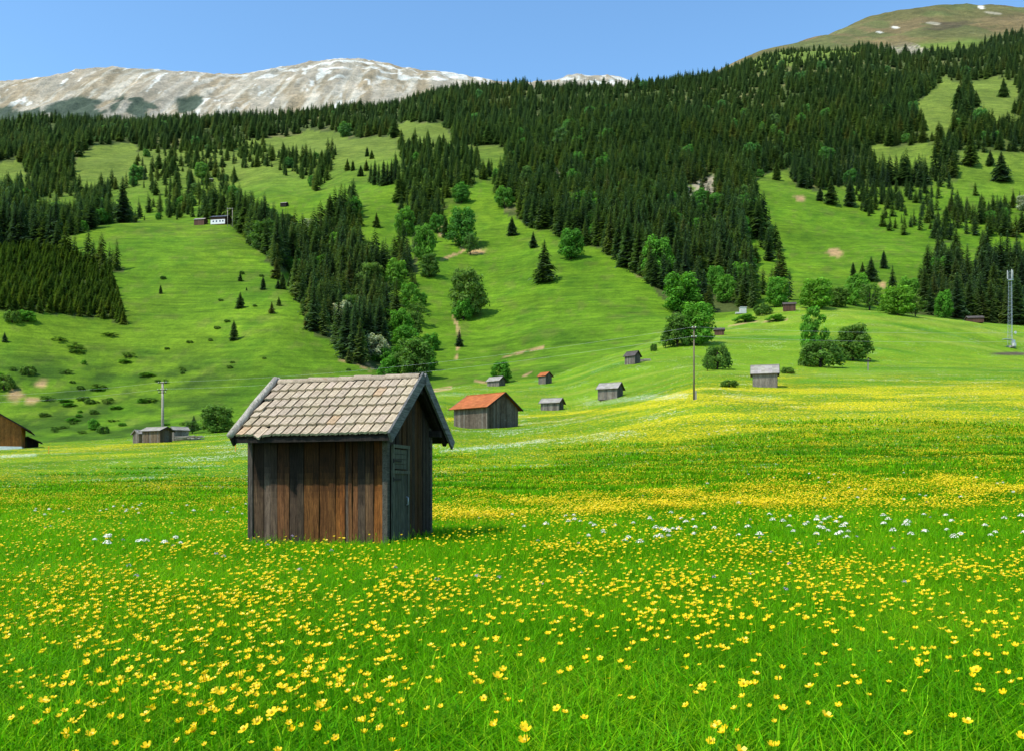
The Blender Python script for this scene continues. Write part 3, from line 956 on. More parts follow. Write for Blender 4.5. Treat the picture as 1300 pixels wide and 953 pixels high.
def limbs(lobes, r0, base, seed, stems=1):
    r = random.Random(seed)
    mb = MB()
    for s in range(stems):
        off = Vector((r.uniform(-0.05, 0.05), r.uniform(-0.05, 0.05), 0)) if stems > 1 else Vector()
        top = 0.72
        mb.tube([off + Vector((0, 0, -0.03)), off + Vector((0, 0, base * 0.6)), off * 1.2 + Vector((0.01, -0.01, base + 0.2)), off * 1.3 + Vector((0, 0.01, top))],
                [r0 * 1.3, r0, r0 * 0.66, r0 * 0.2], 8)
    for c, lr in lobes[::2]:
        z0 = base * 0.8 + (c.z - base) * 0.35 if c.z > base else base * 0.6
        a = Vector((0, 0, max(0.04, z0)))
        mid = a.lerp(c, 0.55) + Vector((0, 0, -0.015))
        mb.tube([a, mid, c], [r0 * 0.45, r0 * 0.28, r0 * 0.10], 5)
    return mb


BROAD, CROWN_W = {}, {}
for key, mat_, shape, n_, sz, wd, bs in (('round', 'leaf', 'round', 4300, 0.038, 0.36, 0.05), ('round2', 'leaf', 'round', 4000, 0.040, 0.42, 0.04),
                                         ('dark', 'leaf_dark', 'round', 4300, 0.038, 0.38, 0.05), ('tall', 'leaf', 'tall', 3000, 0.038, 0.30, 0.06),
                                         ('bush', 'leaf_dark', 'bush', 3000, 0.055, 0.62, 0.03), ('lightbush', 'leaf', 'bush', 3000, 0.055, 0.62, 0.03),
                                         ('airy', 'leaf_dark', 'airy', 1500, 0.036, 0.40, 0.15), ('blossom', 'blossom', 'round', 2400, 0.044, 0.42, 0.06)):
    b_, lb_ = leaf_crown(len(key) * 13 + n_, shape, n_, sz, wd, bs)
    _v = np.array(b_.v)
    CROWN_W[key] = float(np.percentile(_v[:, 0], 98.5) - np.percentile(_v[:, 0], 1.5)), float(np.percentile(_v[:, 2], 99.7))
    BROAD[key] = (b_.data(key + ' leaves', M[mat_]), limbs(lb_, 0.022, bs + 0.05, n_, 3 if 'bush' in key else 1).data(key + ' limbs', M['bark'], True))


def broadleaf(x, row, h_px, w_px, kind, label, group=None, name='broadleaf_tree', cat='tree', rz=None, at=None, ymin=90):
    p = at if at is not None else seek(x, row, ymin)
    k = p.y / F
    h, w = h_px * k, w_px * k
    me, tr = BROAD[kind]
    base_w, base_h = CROWN_W[kind]
    h = h / base_h
    root = empty(name, (p.x, p.y, p.z - 0.015 * h), random.uniform(0, 6.28) if rz is None else rz, label, cat, group)
    part_names = ('crown', 'trunk') if 'bush' not in name else ('foliage', 'stem')
    for nm, data in zip(part_names, (me, tr)):
        o = bpy.data.objects.new(nm, data)
        C.objects.link(o)
        o.parent = root
        o.scale = (w / base_w, w / base_w, h)
    return root


# broadleaved trees: (column, foot row, height, width, kind, label)
LEAFY = [
    (595, 402, 60, 40, 'dark', 'large full round tree on the central slope above the eroded footpath'),
    (588, 406, 26, 24, 'lightbush', 'low bright bush at the left foot of the large round tree'),
    (582, 376, 36, 14, 'dark', 'narrow dark tree left of the large round tree'),
    (587, 314, 50, 34, 'round', 'tall bright green tree on the upper central slope'),
    (597, 324, 28, 20, 'airy', 'thin half bare tree right below the tall bright green tree'),
    (539, 330, 45, 24, 'round', 'bright green tree on the rocky spur left of the upper central slope'),
    (503, 367, 38, 24, 'round', 'bright green tree amid the dark spruces of the wooded gully'),
    (534, 387, 16, 14, 'lightbush', 'small bright bush on the right side of the wooded gully'),
    (509, 436, 44, 26, 'round', 'fresh green tree on the right border of the lower gully'),
    (530, 413, 30, 30, 'airy', 'thin leaved tree right of the fresh green gully tree'),
    (486, 460, 20, 26, 'lightbush', 'bright bush in front of the pale flowering tree by the gully foot'),
    (526, 482, 54, 40, 'dark', 'broad tree rising right behind the ridge of the tiled hut'),
    (498, 480, 28, 32, 'lightbush', 'bright broad bush just behind the roof of the tiled hut'),
    (433, 416, 34, 25, 'blossom', 'upper one of two pale flowering trees in the wooded gully'),
    (480, 458, 34, 29, 'blossom', 'lower one of two pale flowering trees in the wooded gully'),
    (392, 294, 15, 16, 'blossom', 'pale flowering shrub tree at the top of the wooded gully'),
    (586, 258, 25, 20, 'round', 'bright tree in front of the dark upper spruce belt, centre'),
    (438, 174, 18, 15, 'round', 'bright round tree at the edge of the topmost left clearing'),
    (640, 264, 26, 22, 'round2', 'pale green tree at the upper tip of the central pasture'),
    (724, 329, 38, 28, 'round', 'bright round tree alone on the right part of the central pasture'),
    (669, 231, 20, 14, 'dark', 'dull green tree among spruces beside the pale rock face'),
    (515, 300, 36, 24, 'round2', 'yellow green tree on the left flank of the rocky spur'),
    (865, 396, 50, 42, 'round', 'large bright broad tree at the lower corner of the big forest'),
    (884, 438, 54, 42, 'round', 'full broad tree in front of the lower corner of the big forest'),
    (860, 440, 42, 32, 'dark', 'dark broad tree left beneath the large bright trees'),
    (845, 442, 16, 16, 'airy', 'thin shrub at the left end of the broad tree group'),
    (921, 384, 36, 24, 'round2', 'bright tree at the forest foot left of the white block'),
    (908, 372, 34, 22, 'round', 'bright tree behind another one at the forest foot, left of the white block'),
    (986, 390, 38, 26, 'round', 'bright tree at the wood edge above the small brown hut'),
    (1036, 392, 38, 38, 'round', 'broad bright tree on the wood edge above the pointed meadow tree'),
    (1062, 390, 26, 26, 'dark', 'dull low tree between two bright ones on the right wood edge'),
    (1087, 389, 42, 30, 'round2', 'bright tree on the wood edge below the slim clearing spruces'),
    (1104, 394, 34, 30, 'airy', 'greyish thin tree on the wood edge left of the bare earth spot'),
    (1140, 400, 36, 38, 'round', 'broad bright tree in front of the tall spruce on the right wood edge'),
    (1154, 388, 36, 26, 'round2', 'bright tree right behind the broad bright one on the right wood edge'),
    (1162, 402, 26, 20, 'airy', 'greyish shrub tree left of the dark spruce row'),
    (1199, 404, 35, 19, 'round', 'small bright tree set into the dark spruce row'),
    (1230, 352, 20, 16, 'airy', 'pale thin tree on the pasture behind the dark spruce row'),
    (1299, 268, 20, 14, 'blossom', 'pale grey tree at the right picture edge on the slope'),
    (1032, 450, 62, 30, 'tall', 'tall pointed broad tree standing free on the upper meadow'),
    (1083, 458, 46, 40, 'dark', 'round crowned tree with visible trunk right of the pointed tree'),
    (637, 486, 28, 23, 'round', 'round bright tree behind the grey roofed hut on the far meadow'),
    (274, 549, 36, 36, 'dark', 'loose leafy tree left of the tiled hut roof'),
    (244, 550, 16, 20, 'airy', 'thin grey shrub tree behind the timber pile'),
    (364, 286, 14, 18, 'dark', 'dark round tree above the gully near the upper lone hut'),
    (516, 452, 38, 30, 'round', 'middle one of the fresh green trees stacked along the right side of the gully'),
    (541, 470, 34, 26, 'round2', 'bright tree at the right foot of the gully, right of the roof ridge'),
    (522, 430, 34, 24, 'dark', 'dull green tree in the upper part of the right gully side'),
    (546, 445, 22, 24, 'lightbush', 'bright bush on the grass edge right of the gully trees'),
    (520, 392, 34, 22, 'round2', 'yellow green tree halfway up the right gully side'),
    (545, 352, 30, 22, 'dark', 'dull green tree at the right foot of the rocky spur'),
    (555, 296, 24, 18, 'round2', 'small bright tree on the grassy top of the rocky spur'),
    (145, 338, 3, 3, 'dark', ''),
]

# where every spruce of the wooded slopes stands
def forest_sites():
    du, dv = 0.0072, 0.0120
    us = np.arange(-0.70, 0.70, du)
    vs = np.arange(math.log(225), math.log(2150), dv)
    uu, vv = np.meshgrid(us, vs, indexing='ij')
    uu = uu + RNG.uniform(-0.5, 0.5, uu.shape) * du * 1.2
    vv = vv + RNG.uniform(-0.5, 0.5, vv.shape) * dv * 1.2
    u, v = uu.ravel(), vv.ravel()
    Y = np.exp(v)
    X = u * Y
    Z = grid_at(ZW, u, v)
    px = X0 + u * F
    row = HR - F * (Z - EYE) / Y
    p = forest_chance(px, row, Y)
    # stands break up: thin patches and dense patches
    p = p * np.where(p < 1, 1, 0.86 + 0.14 * sstep(0.30, 0.45, fbm(X / 35, Y / 35, 3, 301)))
    thin = (Y < 420) & ~inpoly(px, row, PLANT)
    p = np.where(thin, p * 0.7, p)
    p = np.where(inpoly(px, row, PLANT) & (Y < 420), p * 0.95, p)
    for lx, lrow, lh, lw, _k, _l in LEAFY:     # room for the broadleaved trees
        near = (np.abs(px - lx) < 0.55 * lw + 5) & (row > lrow - 6) & (row < lrow + 20)
        p = np.where(near & (lw > 10), 0.0, p)
    hid = grid_at(HORIZ, u, v)
    H = (17 + 8 * fbm(X / 90, Y / 90, 3, 305) + RNG.normal(0, 1, X.shape) * 3.6) * np.where(Y > 1300, 0.92, 1.0)
    H = np.where(RNG.random(X.shape) < 0.26, H * RNG.uniform(0.4, 0.8, X.shape), H)
    plant = inpoly(px, row, PLANT) & (Y < 420)
    H = np.where(plant, 4.6 + 2.8 * RNG.random(X.shape), H)
    sp = (p < 0.8)
    H = np.where(sp, H * 0.72, H)
    top = row - F * H / Y
    ok = (RNG.random(X.shape) < p) & (top < hid + 5) & (H > 3)
    vis = np.clip((hid - top) / (F * H / Y), 0, 1)
    i = np.nonzero(ok)[0]
    return X[i], Y[i], Z[i], H[i], px[i], row[i], plant[i], vis[i]


FX, FY, FZ, FH, FPX, FROW, FPLANT, FVIS = forest_sites()
SIZE = FH * F / FY * (FVIS > 0.6) * (np.abs(FPX - 650) < 652)

# spruces that stand by themselves on the open slopes: (column, row of the foot, height in rows, words for the label)
LONE = [
    (691, 359, 56, 'tall broad dark spruce standing alone in the middle of the open central pasture'),
    (297, 432, 27, 'largest of the lone small spruces low on the left pasture, above the tiled hut'),
    (305, 391, 21, 'small dark spruce midway up the left pasture, above the lowest lone spruce'),
    (305, 357, 12, 'tiny spruce upper of the pair on the open left pasture'),
    (204, 373, 12, 'tiny lone spruce left of all others on the open left pasture'),
    (6, 434, 13, 'tiny spruce at the left picture edge below the young plantation'),
    (351, 354, 28, 'tall slim spruce topping the cluster on the right shoulder of the left pasture'),
    (359, 367, 22, 'middle spruce of the tight cluster on the shoulder of the left pasture'),
    (368, 364, 16, 'low spruce at the right side of the tight cluster on the shoulder'),
    (353, 367, 14, 'lowest spruce at the left foot of the tight cluster on the shoulder'),
    (334, 368, 18, 'lone spruce just left of the tight cluster on the shoulder'),
    (354, 388, 12, 'upper small spruce of the pair below the tight cluster'),
    (345, 398, 16, 'lower small spruce of the pair below the tight cluster'),
    (389, 418, 22, 'slim spruce by itself beside the wooded gully edge'),
    (436, 456, 12, 'short spruce left of a taller one at the foot of the wooded gully'),
    (443, 461, 20, 'slim spruce right of a shorter one at the foot of the wooded gully'),
    (313, 369, 5, 'dwarf spruce shrub right of the tiny upper spruce of the left pasture'),
    (246, 546, 20, 'ragged small spruce behind the timber pile by the leaning sheds'),
    (583, 440, 22, 'narrow spruce beside the eroded footpath on the central slope'),
    (419, 287, 42, 'tall spruce standing free above the wooded gully, left of centre'),
    (444, 246, 12, 'tiny spruce on the high clearing left of centre'),
    (478, 289, 20, 'small spruce at the left foot of the rocky wooded spur'),
    (566, 302, 28, 'slim spruce standing free above the bright broad tree'),
    (650, 299, 25, 'spruce on the upper edge of the central pasture'),
    (677, 315, 22, 'spruce left above the tall lone spruce of the central pasture'),
    (466, 199, 13, 'left spruce of a small pair on the topmost clearing'),
    (472, 202, 12, 'right spruce of a small pair on the topmost clearing'),
    (441, 217, 16, 'left spruce of the slim pair on the upper left clearing'),
    (448, 217, 14, 'right spruce of the slim pair on the upper left clearing'),
    (458, 224, 15, 'spruce left of another one in the centre of the upper clearing'),
    (465, 217, 15, 'spruce right of another one in the centre of the upper clearing'),
    (986, 229, 26, 'spruce at the upper tip of the right hand clearing'),
    (1041, 255, 18, 'short spruce at the upper edge of the right clearing, left of two tall ones'),
    (1055, 260, 36, 'left one of two tall spruces on the upper edge of the right clearing'),
    (1079, 263, 36, 'right one of two tall spruces on the upper edge of the right clearing'),
    (1217, 139, 32, 'tall spruce between two small clearings high on the right slope'),
    (1274, 124, 26, 'tall spruce at the right side of the highest small clearing'),
    (1232, 212, 50, 'very tall dark spruce at the left of the small right hand clearing'),
    (1271, 231, 40, 'broad spruce in the middle of the small right hand clearing'),
    (1257, 211, 22, 'short spruce on the upper edge of the small right hand clearing'),
    (1122, 341, 24, 'small broad spruce alone on the lower right clearing'),
    (1106, 357, 32, 'full dark spruce just below the small broad one on the right clearing'),
    (1095, 349, 17, 'slim spruce between a full spruce and another slim one on the right clearing'),
    (1083, 350, 18, 'leftmost slim spruce on the lower edge of the right clearing'),
    (1196, 318, 18, 'small spruce on the pasture below the right hand stand'),
    (1252, 341, 46, 'tall dark spruce jutting into the pasture at the right'),
    (1267, 356, 9, 'tiny spruce right of the tall one jutting into the right pasture'),
    (1188, 303, 26, 'spruce at the left end of the stand edging the right pasture'),
    (1133, 381, 45, 'tall spruce among bright broad trees at the lower wood edge'),
    (1174, 395, 58, 'very tall spruce at the left end of the dark row along the meadow'),
    (1186, 396, 52, 'second spruce of the dark row along the meadow, counted from its left end'),
    (1291, 412, 64, 'very tall spruce behind the lattice mast at the right edge'),
    (1215, 404, 60, 'very tall spruce in the dark row, just right of a bright green tree'),
    (1231, 405, 57, 'tall spruce in the dark row directly above the half hidden brown roof'),
    (1245, 406, 62, 'tallest spruce in the dark row, right above the half hidden brown roof'),
    (1258, 407, 52, 'spruce at the right end of the dark row, left of the lattice mast'),
]
for k, (x, row, hp, lab) in enumerate(LONE):
    p = seek(x, row, 120)
    h = hp * p.y / F
    me = (SPRUCE_ME[k % 6] if hp > 40 and row < 420 and x > 1130 else SOLO_ME[k % 3])
    spruce(p.x, p.y, p.z, h, me, random.uniform(0, 6), lab, None, wide=1.4 if me in SOLO_ME else 1.45)
for k, (x, row, hp) in enumerate(((471, 233, 27), (476, 235, 33), (481, 236, 30), (487, 236, 34), (492, 235, 31), (497, 234, 33), (502, 234, 28), (506, 232, 24))):
    p = seek(x, row, 120)
    spruce(p.x, p.y, p.z, hp * p.y / F, SPRUCE_ME[k % 6], random.uniform(0, 6), 'dark spruce in the tight clump on the upper middle clearing', 'spruces of the tight clump on the upper clearing', wide=1.15)

N_SPRUCE = 300 - len(LONE) - 8
order = np.argsort(-SIZE)
pick = []
n_plant = 0
for i in order:
    if FPLANT[i]:
        if n_plant >= 105:
            continue
        n_plant += 1
    pick.append(i)
    if len(pick) >= N_SPRUCE:
        break
PICKED = np.zeros(len(FX), bool)
PICKED[pick] = True
for i in pick:
    x, row = FPX[i], FROW[i]
    if FPLANT[i]:
        lab, grp, me = 'young light green spruce in the dense plantation on the left slope', 'young spruces of the plantation', YOUNG_ME
    elif x < 130:
        lab, grp, me = 'dark spruce at the left picture edge above the young plantation', 'spruces above the plantation', SPRUCE_ME
    elif x < 545:
        lab, grp, me = 'tall brownish dark spruce crowded in the wooded gully left of centre', 'spruces in the wooded gully', SPRUCE_ME
    elif x < 860:
        lab, grp, me = 'dark spruce on the wood edge above the central pasture', 'spruces above the central pasture', SPRUCE_ME
    elif x < 1010:
        lab, grp, me = 'dark spruce at the foot of the big forest above the meadow rise', 'spruces at the foot of the big forest', SPRUCE_ME
    else:
        lab, grp, me = 'dark spruce along the lower wood edge on the right', 'spruces along the right wood edge', SPRUCE_ME
    spruce(float(FX[i]), float(FY[i]), float(FZ[i]), float(FH[i]), me[int(i) % len(me)], float(RNG.uniform(0, 6)), lab, grp, wide=float(RNG.uniform(1.05, 1.6)) * (1.12 if FPLANT[i] else 1.0))


# ------------------------------------------------------------------ scattering what nobody could count
def scatter(name, pts, rot, scl, var, sources, holder_mat, label, cat):
    """One object whose node group sets the given meshes on its points."""
    n = len(pts)
    me = bpy.data.meshes.new(name)
    me.vertices.add(n)
    me.vertices.foreach_set('co', np.asarray(pts, np.float32).ravel())
    for nm, typ, arr, key in (('rot', 'FLOAT_VECTOR', rot, 'vector'), ('scl', 'FLOAT_VECTOR', scl, 'vector'), ('var', 'INT', var, 'value')):
        a = me.attributes.new(nm, typ, 'POINT')
        a.data.foreach_set(key, np.asarray(arr, np.int32 if typ == 'INT' else np.float32).ravel())
    me.materials.append(holder_mat)
    o = bpy.data.objects.new(name, me)
    C.objects.link(o)
    tag(o, label, cat, kind='stuff')
    g = bpy.data.node_groups.new(name + ' layout', 'GeometryNodeTree')
    g.interface.new_socket('Geometry', in_out='INPUT', socket_type='NodeSocketGeometry')
    g.interface.new_socket('Geometry', in_out='OUTPUT', socket_type='NodeSocketGeometry')
    gi, go = g.nodes.new('NodeGroupInput'), g.nodes.new('NodeGroupOutput')
    join = g.nodes.new('GeometryNodeJoinGeometry')

    def named(nm, typ):
        a = g.nodes.new('GeometryNodeInputNamedAttribute')
        a.data_type = typ
        a.inputs['Name'].default_value = nm
        return [s for s in a.outputs if s.enabled and s.name == 'Attribute'][0]
    ra, sa, va = named('rot', 'FLOAT_VECTOR'), named('scl', 'FLOAT_VECTOR'), named('var', 'INT')
    for k, src in enumerate(sources):
        oi = g.nodes.new('GeometryNodeObjectInfo')
        oi.transform_space = 'ORIGINAL'
        oi.inputs['Object'].default_value = src
        oi.inputs['As Instance'].default_value = False
        cmp_ = g.nodes.new('FunctionNodeCompare')
        cmp_.data_type = 'INT'
        cmp_.operation = 'EQUAL'
        ii = [s for s in cmp_.inputs if s.enabled]
        g.links.new(va, ii[0])
        ii[1].default_value = k
        iop = g.nodes.new('GeometryNodeInstanceOnPoints')
        g.links.new(gi.outputs[0], iop.inputs['Points'])
        g.links.new(cmp_.outputs[0], iop.inputs['Selection'])
        g.links.new(oi.outputs['Geometry'], iop.inputs['Instance'])
        g.links.new(ra, iop.inputs['Rotation'])
        g.links.new(sa, iop.inputs['Scale'])
        g.links.new(iop.outputs[0], join.inputs[0])
    g.links.new(join.outputs[0], go.inputs[0])
    md = o.modifiers.new('layout', 'NODES')
    md.node_group = g
    return o


def seed_part(name, data, root, loc, scale=(1, 1, 1)):
    o = bpy.data.objects.new(name, data)
    C.objects.link(o)
    o.location = loc
    o.scale = scale
    return o


# the far forest: the remaining spruces as one mass; its seed crowns stand in it as well
rest = np.nonzero(~PICKED & ~FPLANT)[0]
restp = np.nonzero(~PICKED & FPLANT)[0]
n = len(rest)
hh = FH[rest]
ww = hh * RNG.uniform(1.05, 1.75, n) * np.where(FY[rest] > 900, 1.15, 1.0)
rot = np.stack([RNG.normal(0, 0.02, n), RNG.normal(0, 0.02, n), RNG.uniform(0, 6.28, n)], 1)
seeds = []
far_i = rest[np.argsort(-FY[rest])[:8]]
for k in range(8):
    i = far_i[k]
    seeds.append(seed_part('spruce_crown', FAR_ME[k], None, (float(FX[i]), float(FY[i]), float(FZ[i])), (float(FH[i]),) * 3))
fvar = RNG.integers(0, 8, n)
leafy = (RNG.random(n) < 0.030 * sstep(0.42, 0.66, fbm(FX[rest] / 70, FY[rest] / 110, 3, 333)) * 2) & (FY[rest] < 1500)
fvar = np.where(leafy, 8 + RNG.integers(0, 3, n), fvar)
hh = np.where(leafy, hh * RNG.uniform(0.45, 0.8, n), hh)
ww = np.where(leafy, hh * RNG.uniform(0.9, 1.3, n), ww)
for k, key in enumerate(('round', 'round2', 'dark')):
    i = rest[np.nonzero(leafy)[0][k]]
    seeds.append(seed_part('leafy_crown', BROAD[key][0], None, (float(FX[i]), float(FY[i]), float(FZ[i])), (float(FH[i]) * 0.7,) * 3))
forest = scatter('spruce_forest', np.stack([FX[rest], FY[rest], FZ[rest] - 0.5], 1), rot, np.stack([ww, ww, hh], 1), fvar, seeds, M['spruce'],
                 'dense dark spruce forest with a few bright broad trees below the ridges', 'forest')
for s in seeds:
    s.parent = forest
    s['kind'] = 'stuff'
n = len(restp)
if n:
    hh = FH[restp]
    yseeds = []
    for k in range(4):
        i = restp[k * (n // 5)]
        yseeds.append(seed_part('spruce_crown', YOUNG_ME[k], None, (float(FX[i]), float(FY[i]), float(FZ[i])), (float(FH[i]),) * 3))
    yf = scatter('spruce_plantation', np.stack([FX[restp], FY[restp], FZ[restp] - 0.2], 1), np.stack([np.zeros(n), np.zeros(n), RNG.uniform(0, 6.28, n)], 1),
                 np.stack([hh * RNG.uniform(1.3, 1.8, n), hh * 1.5, hh], 1), RNG.integers(0, 4, n), yseeds, M['young'], 'inner ranks of the young spruce plantation on the left slope', 'plantation')
    for s in yseeds:
        s.parent = yf
        s['kind'] = 'stuff'

for x, row, h, w, kind, lab in LEAFY:
    if lab:
        broadleaf(x, row, h, w, kind, lab)
BUSHY = [
    (911, 469, 31, 32, 'bush', 'round dark bush alone in the upper meadow right of the tall pole'),
    (898, 471, 20, 12, 'airy', 'half bare shrub leaning against the round dark bush'),
    (1042, 466, 34, 52, 'bush', 'wide dark bush below the tall pointed tree'),
    (968, 400, 14, 22, 'bush', 'low bush between the white block and the small brown hut'),
    (946, 409, 9, 26, 'lightbush', 'low spreading bush below the white block'),
    (985, 408, 8, 22, 'lightbush', 'low yellowish bush left of the small brown hut'),
    (926, 491, 9, 22, 'bush', 'low dark shrub on the meadow bank left of the grey hut'),
    (1000, 474, 8, 18, 'bush', 'low dark shrub right of the grey meadow hut'),
    (830, 446, 10, 8, 'bush', 'tiny dark bush left of the broad tree group'),
    (36, 476, 12, 18, 'bush', 'dark bush above the bare earth scar on the left slope'),
    (35, 408, 14, 20, 'lightbush', 'bright bush under the lower edge of the young plantation'),
    (16, 410, 16, 18, 'bush', 'dark bush at the lower left corner of the young plantation'),
    (120, 545, 14, 13, 'lightbush', 'bright small bush on the lower left slope'),
    (131, 550, 10, 14, 'bush', 'dark bush right below the bright small one on the lower left slope'),
    (5, 495, 20, 26, 'bush', 'dark bush at the left picture edge by the bare earth scar'),
]
for x, row, h, w, kind, lab in BUSHY:
    broadleaf(x, row, h, w, kind, lab, name='bush', cat='bush')
k = 0
rb = random.Random(5)
while k < 48:
    x, row = rb.uniform(0, 240), rb.uniform(425, 553)
    if rb.random() > 0.05 + 1.1 * float(vnoise(np.array([x / 26]), np.array([row / 15]), 4)[0]) ** 2 or (160 < x and row < 450):
        continue
    broadleaf(x, row, rb.uniform(2.5, 6.5), rb.uniform(6, 20), rb.choice(('bush', 'airy', 'lightbush', 'airy', 'lightbush')), 'low dark shrub scattered over the rough lower left slope', 'shrubs on the rough lower left slope', name='bush', cat='bush')
    k += 1
for k in range(26):
    x, row = rb.uniform(200, 450), rb.uniform(330, 500)
    if x > 385 + (row - 400) * 0.9 or row < 345:
        continue
    broadleaf(x, row, rb.uniform(2.5, 4.5), rb.uniform(5, 9), 'bush', 'tiny dark shrub dotted on the smooth left pasture', 'tiny shrubs on the left pasture', name='bush', cat='bush')
k = 0
while k < 50:
    i = int(RNG.integers(0, len(FX)))
    if FY[i] > 1100 or FY[i] < 360 or FPLANT[i] or FVIS[i] < 0.9 or abs(FPX[i] - 650) > 640:
        continue
    if RNG.random() > (0.9 if FY[i] < 550 else 0.35):
        continue
    hpx = float(FH[i]) * F / float(FY[i]) * RNG.uniform(0.5, 0.85)
    broadleaf(0, 0, hpx, hpx * RNG.uniform(0.6, 0.85), ['round', 'round2', 'dark', 'round'][k % 4], 'light green broad tree dotted among the dark spruces of the wooded slopes', 'broad trees among the spruces',
              at=Vector((float(FX[i]) + 1.5, float(FY[i]) - 3.0, float(ground(FX[i] + 1.5, FY[i] - 3.0)))))
    k += 1


# ------------------------------------------------------------------ buildings
def board_wall(mb, a, b, z0, z1, n, rnd, palette, top=None, bot=None, th=0.03, split=None):
    """Upright boards between a and b, outer side to the right of a->b; top(t) gives the height at t in 0..1."""
    a, b = Vector(a), Vector(b)
    d = (b - a)
    L = d.length
    d.normalize()
    out = Vector((d.y, -d.x, 0))
    ws = [rnd.uniform(0.75, 1.3) for _ in range(n)]
    tot = sum(ws)
    x = 0.0
    for i, w in enumerate(ws):
        w = w / tot * L
        g = 0.004
        p, q = x + g, x + w - g
        x += w
        off = rnd.uniform(0.0, 0.014) + (i % 2) * 0.012
        tint = rnd.choice(palette)
        k = rnd.uniform(0.8, 1.15)
        tint = tuple(c * k for c in tint)
        zb = (bot((p + q) / 2 / L) if bot else z0) + rnd.uniform(-0.02, 0.02)
        zt = [top(s / L) if top else z1 for s in (p, q)]
        P = [a + d * p, a + d * q]
        o1, o0 = out * off, out * (off - th)
        v = [P[0] + o1, P[1] + o1, P[1] + o1, P[0] + o1, P[0] + o0, P[1] + o0, P[1] + o0, P[0] + o0]
        zz = [zb, zb, zt[1], zt[0]] * 2
        v = [Vector((q_.x, q_.y, z_)) for q_, z_ in zip(v, zz)]
        mb.mesh(v, [(0, 1, 2, 3), (5, 4, 7, 6), (4, 0, 3, 7), (1, 5, 6, 2), (3, 2, 6, 7)], tint)


GREYS = [(1.0, 1.0, 1.0), (0.85, 0.84, 0.83), (1.15, 1.14, 1.1), (0.7, 0.68, 0.66), (1.0, 0.95, 0.88)]


def small_hut(name, label, x, row, L, W, eave, rise, rot, roof='grey_roof', wall='boards_far', over=0.3, cat='hut', group=None, Y=None, sink=0.35, door=True, seed=0, plinth=None, over_g=None, palette=GREYS, rows=5):
    """A plank hut with a ridged roof; its ridge runs along local x, its open side of the camera is local -y."""
    rnd = random.Random(seed + int(x))
    p = spot(x, Y) if Y else seek(x, row, 60)
    root = empty(name, (p.x, p.y, p.z), R(rot), label, cat, group)
    hx, hy = L / 2, W / 2
    pk = eave + rise
    gable = lambda t: eave + rise * (1 - abs(2 * t - 1)) - 0.03
    nL, nW = max(6, int(L / 0.28)), max(6, int(W / 0.28))
    mb = MB()
    board_wall(mb, (-hx, -hy, 0), (hx, -hy, 0), -sink, eave, nL, rnd, palette)
    mb.build('wall', M[wall], root)
    mb = MB()
    board_wall(mb, (hx, hy, 0), (-hx, hy, 0), -sink, eave, nL, rnd, palette)
    mb.build('wall', M[wall], root)
    mb = MB()
    board_wall(mb, (hx, -hy, 0), (hx, hy, 0), -sink, pk, nW, rnd, [tuple(c * 0.7 for c in t) for t in palette], top=gable)  # boards of this gable tinted darker, shade painted into their colour
    mb.build('wall', M[wall], root)
    mb = MB()
    board_wall(mb, (-hx, hy, 0), (-hx, -hy, 0), -sink, pk, nW, rnd, palette, top=gable)
    mb.build('wall', M[wall], root)
    # roof: two slopes laid in courses
    rf = MB()
    sl = rise / hy
    ex = hx + (over if over_g is None else over_g)
    n_col = max(8, int(L / 0.45))
    for s in (-1, 1):
        y_e = s * (hy + over)
        z_e = eave - over * sl
        for r_ in range(rows):
            t0, t1 = r_ / rows, (r_ + 1) / rows
            for c_ in range(n_col):
                xa, xb = -ex + 2 * ex * c_ / n_col, -ex + 2 * ex * (c_ + 1) / n_col
                A = lambda t, xx, dz: Vector((xx, y_e * (1 - t), z_e + (pk - z_e) * t + dz))
                tt = rnd.uniform(0.78, 1.12)
                tint = (tt, tt * rnd.uniform(0.94, 1.02), tt * rnd.uniform(0.9, 1.02))
                e = 0.05 + rnd.uniform(0, 0.012)
                q = [A(t0, xa, e), A(t0, xb, e), A(t1, xb, 0.03), A(t1, xa, 0.03), A(t0, xa, 0.0), A(t0, xb, 0.0)]
                rf.mesh(q, [(0, 1, 2, 3) if s < 0 else (3, 2, 1, 0), (4, 5, 1, 0) if s < 0 else (0, 1, 5, 4)], tint)
        q = [Vector((xx, yy, zz)) for xx, yy, zz in ((-ex, y_e, z_e - 0.06), (ex, y_e, z_e - 0.06), (ex, 0, pk - 0.06), (-ex, 0, pk - 0.06))]
        rf.mesh(q, [(3, 2, 1, 0) if s < 0 else (0, 1, 2, 3)], (0.35, 0.33, 0.3))
    rf.beam((-ex, 0, pk + 0.04), (ex, 0, pk + 0.04), 0.22, 0.08, (0.9, 0.88, 0.85))
    rf.build('roof', M[roof], root)
    for sx in (-1, 1):
        for s in (-1, 1):
            b = MB()
            b.beam((sx * (ex + 0.02), s * (hy + over + 0.04), eave - over * sl - 0.06), (sx * (ex + 0.02), s * 0.01, pk - 0.03), 0.05, 0.18, (1, 1, 1))
            b.build('barge_board', M['dark_wood' if sx > 0 else 'grey_wood'], root)
    if door:
        b = MB()
        b.box((hx + 0.045, 0.0, 0.85), (0.04, 0.85, 1.7), (0.55, 0.52, 0.5))
        d_ = b.build('door', M[wall], root)
        b = MB()
        b.box((hx + 0.085, 0.3, 0.9), (0.04, 0.05, 0.14), (0.6, 0.6, 0.6))
        b.build('handle', M['metal'], d_)
    if plinth:
        b = MB()
        b.box((0, 0, -sink / 2 + 0.1), (L + 0.12, W + 0.12, sink + 0.45))
        b.build('plinth', M['white'], root)
    return root


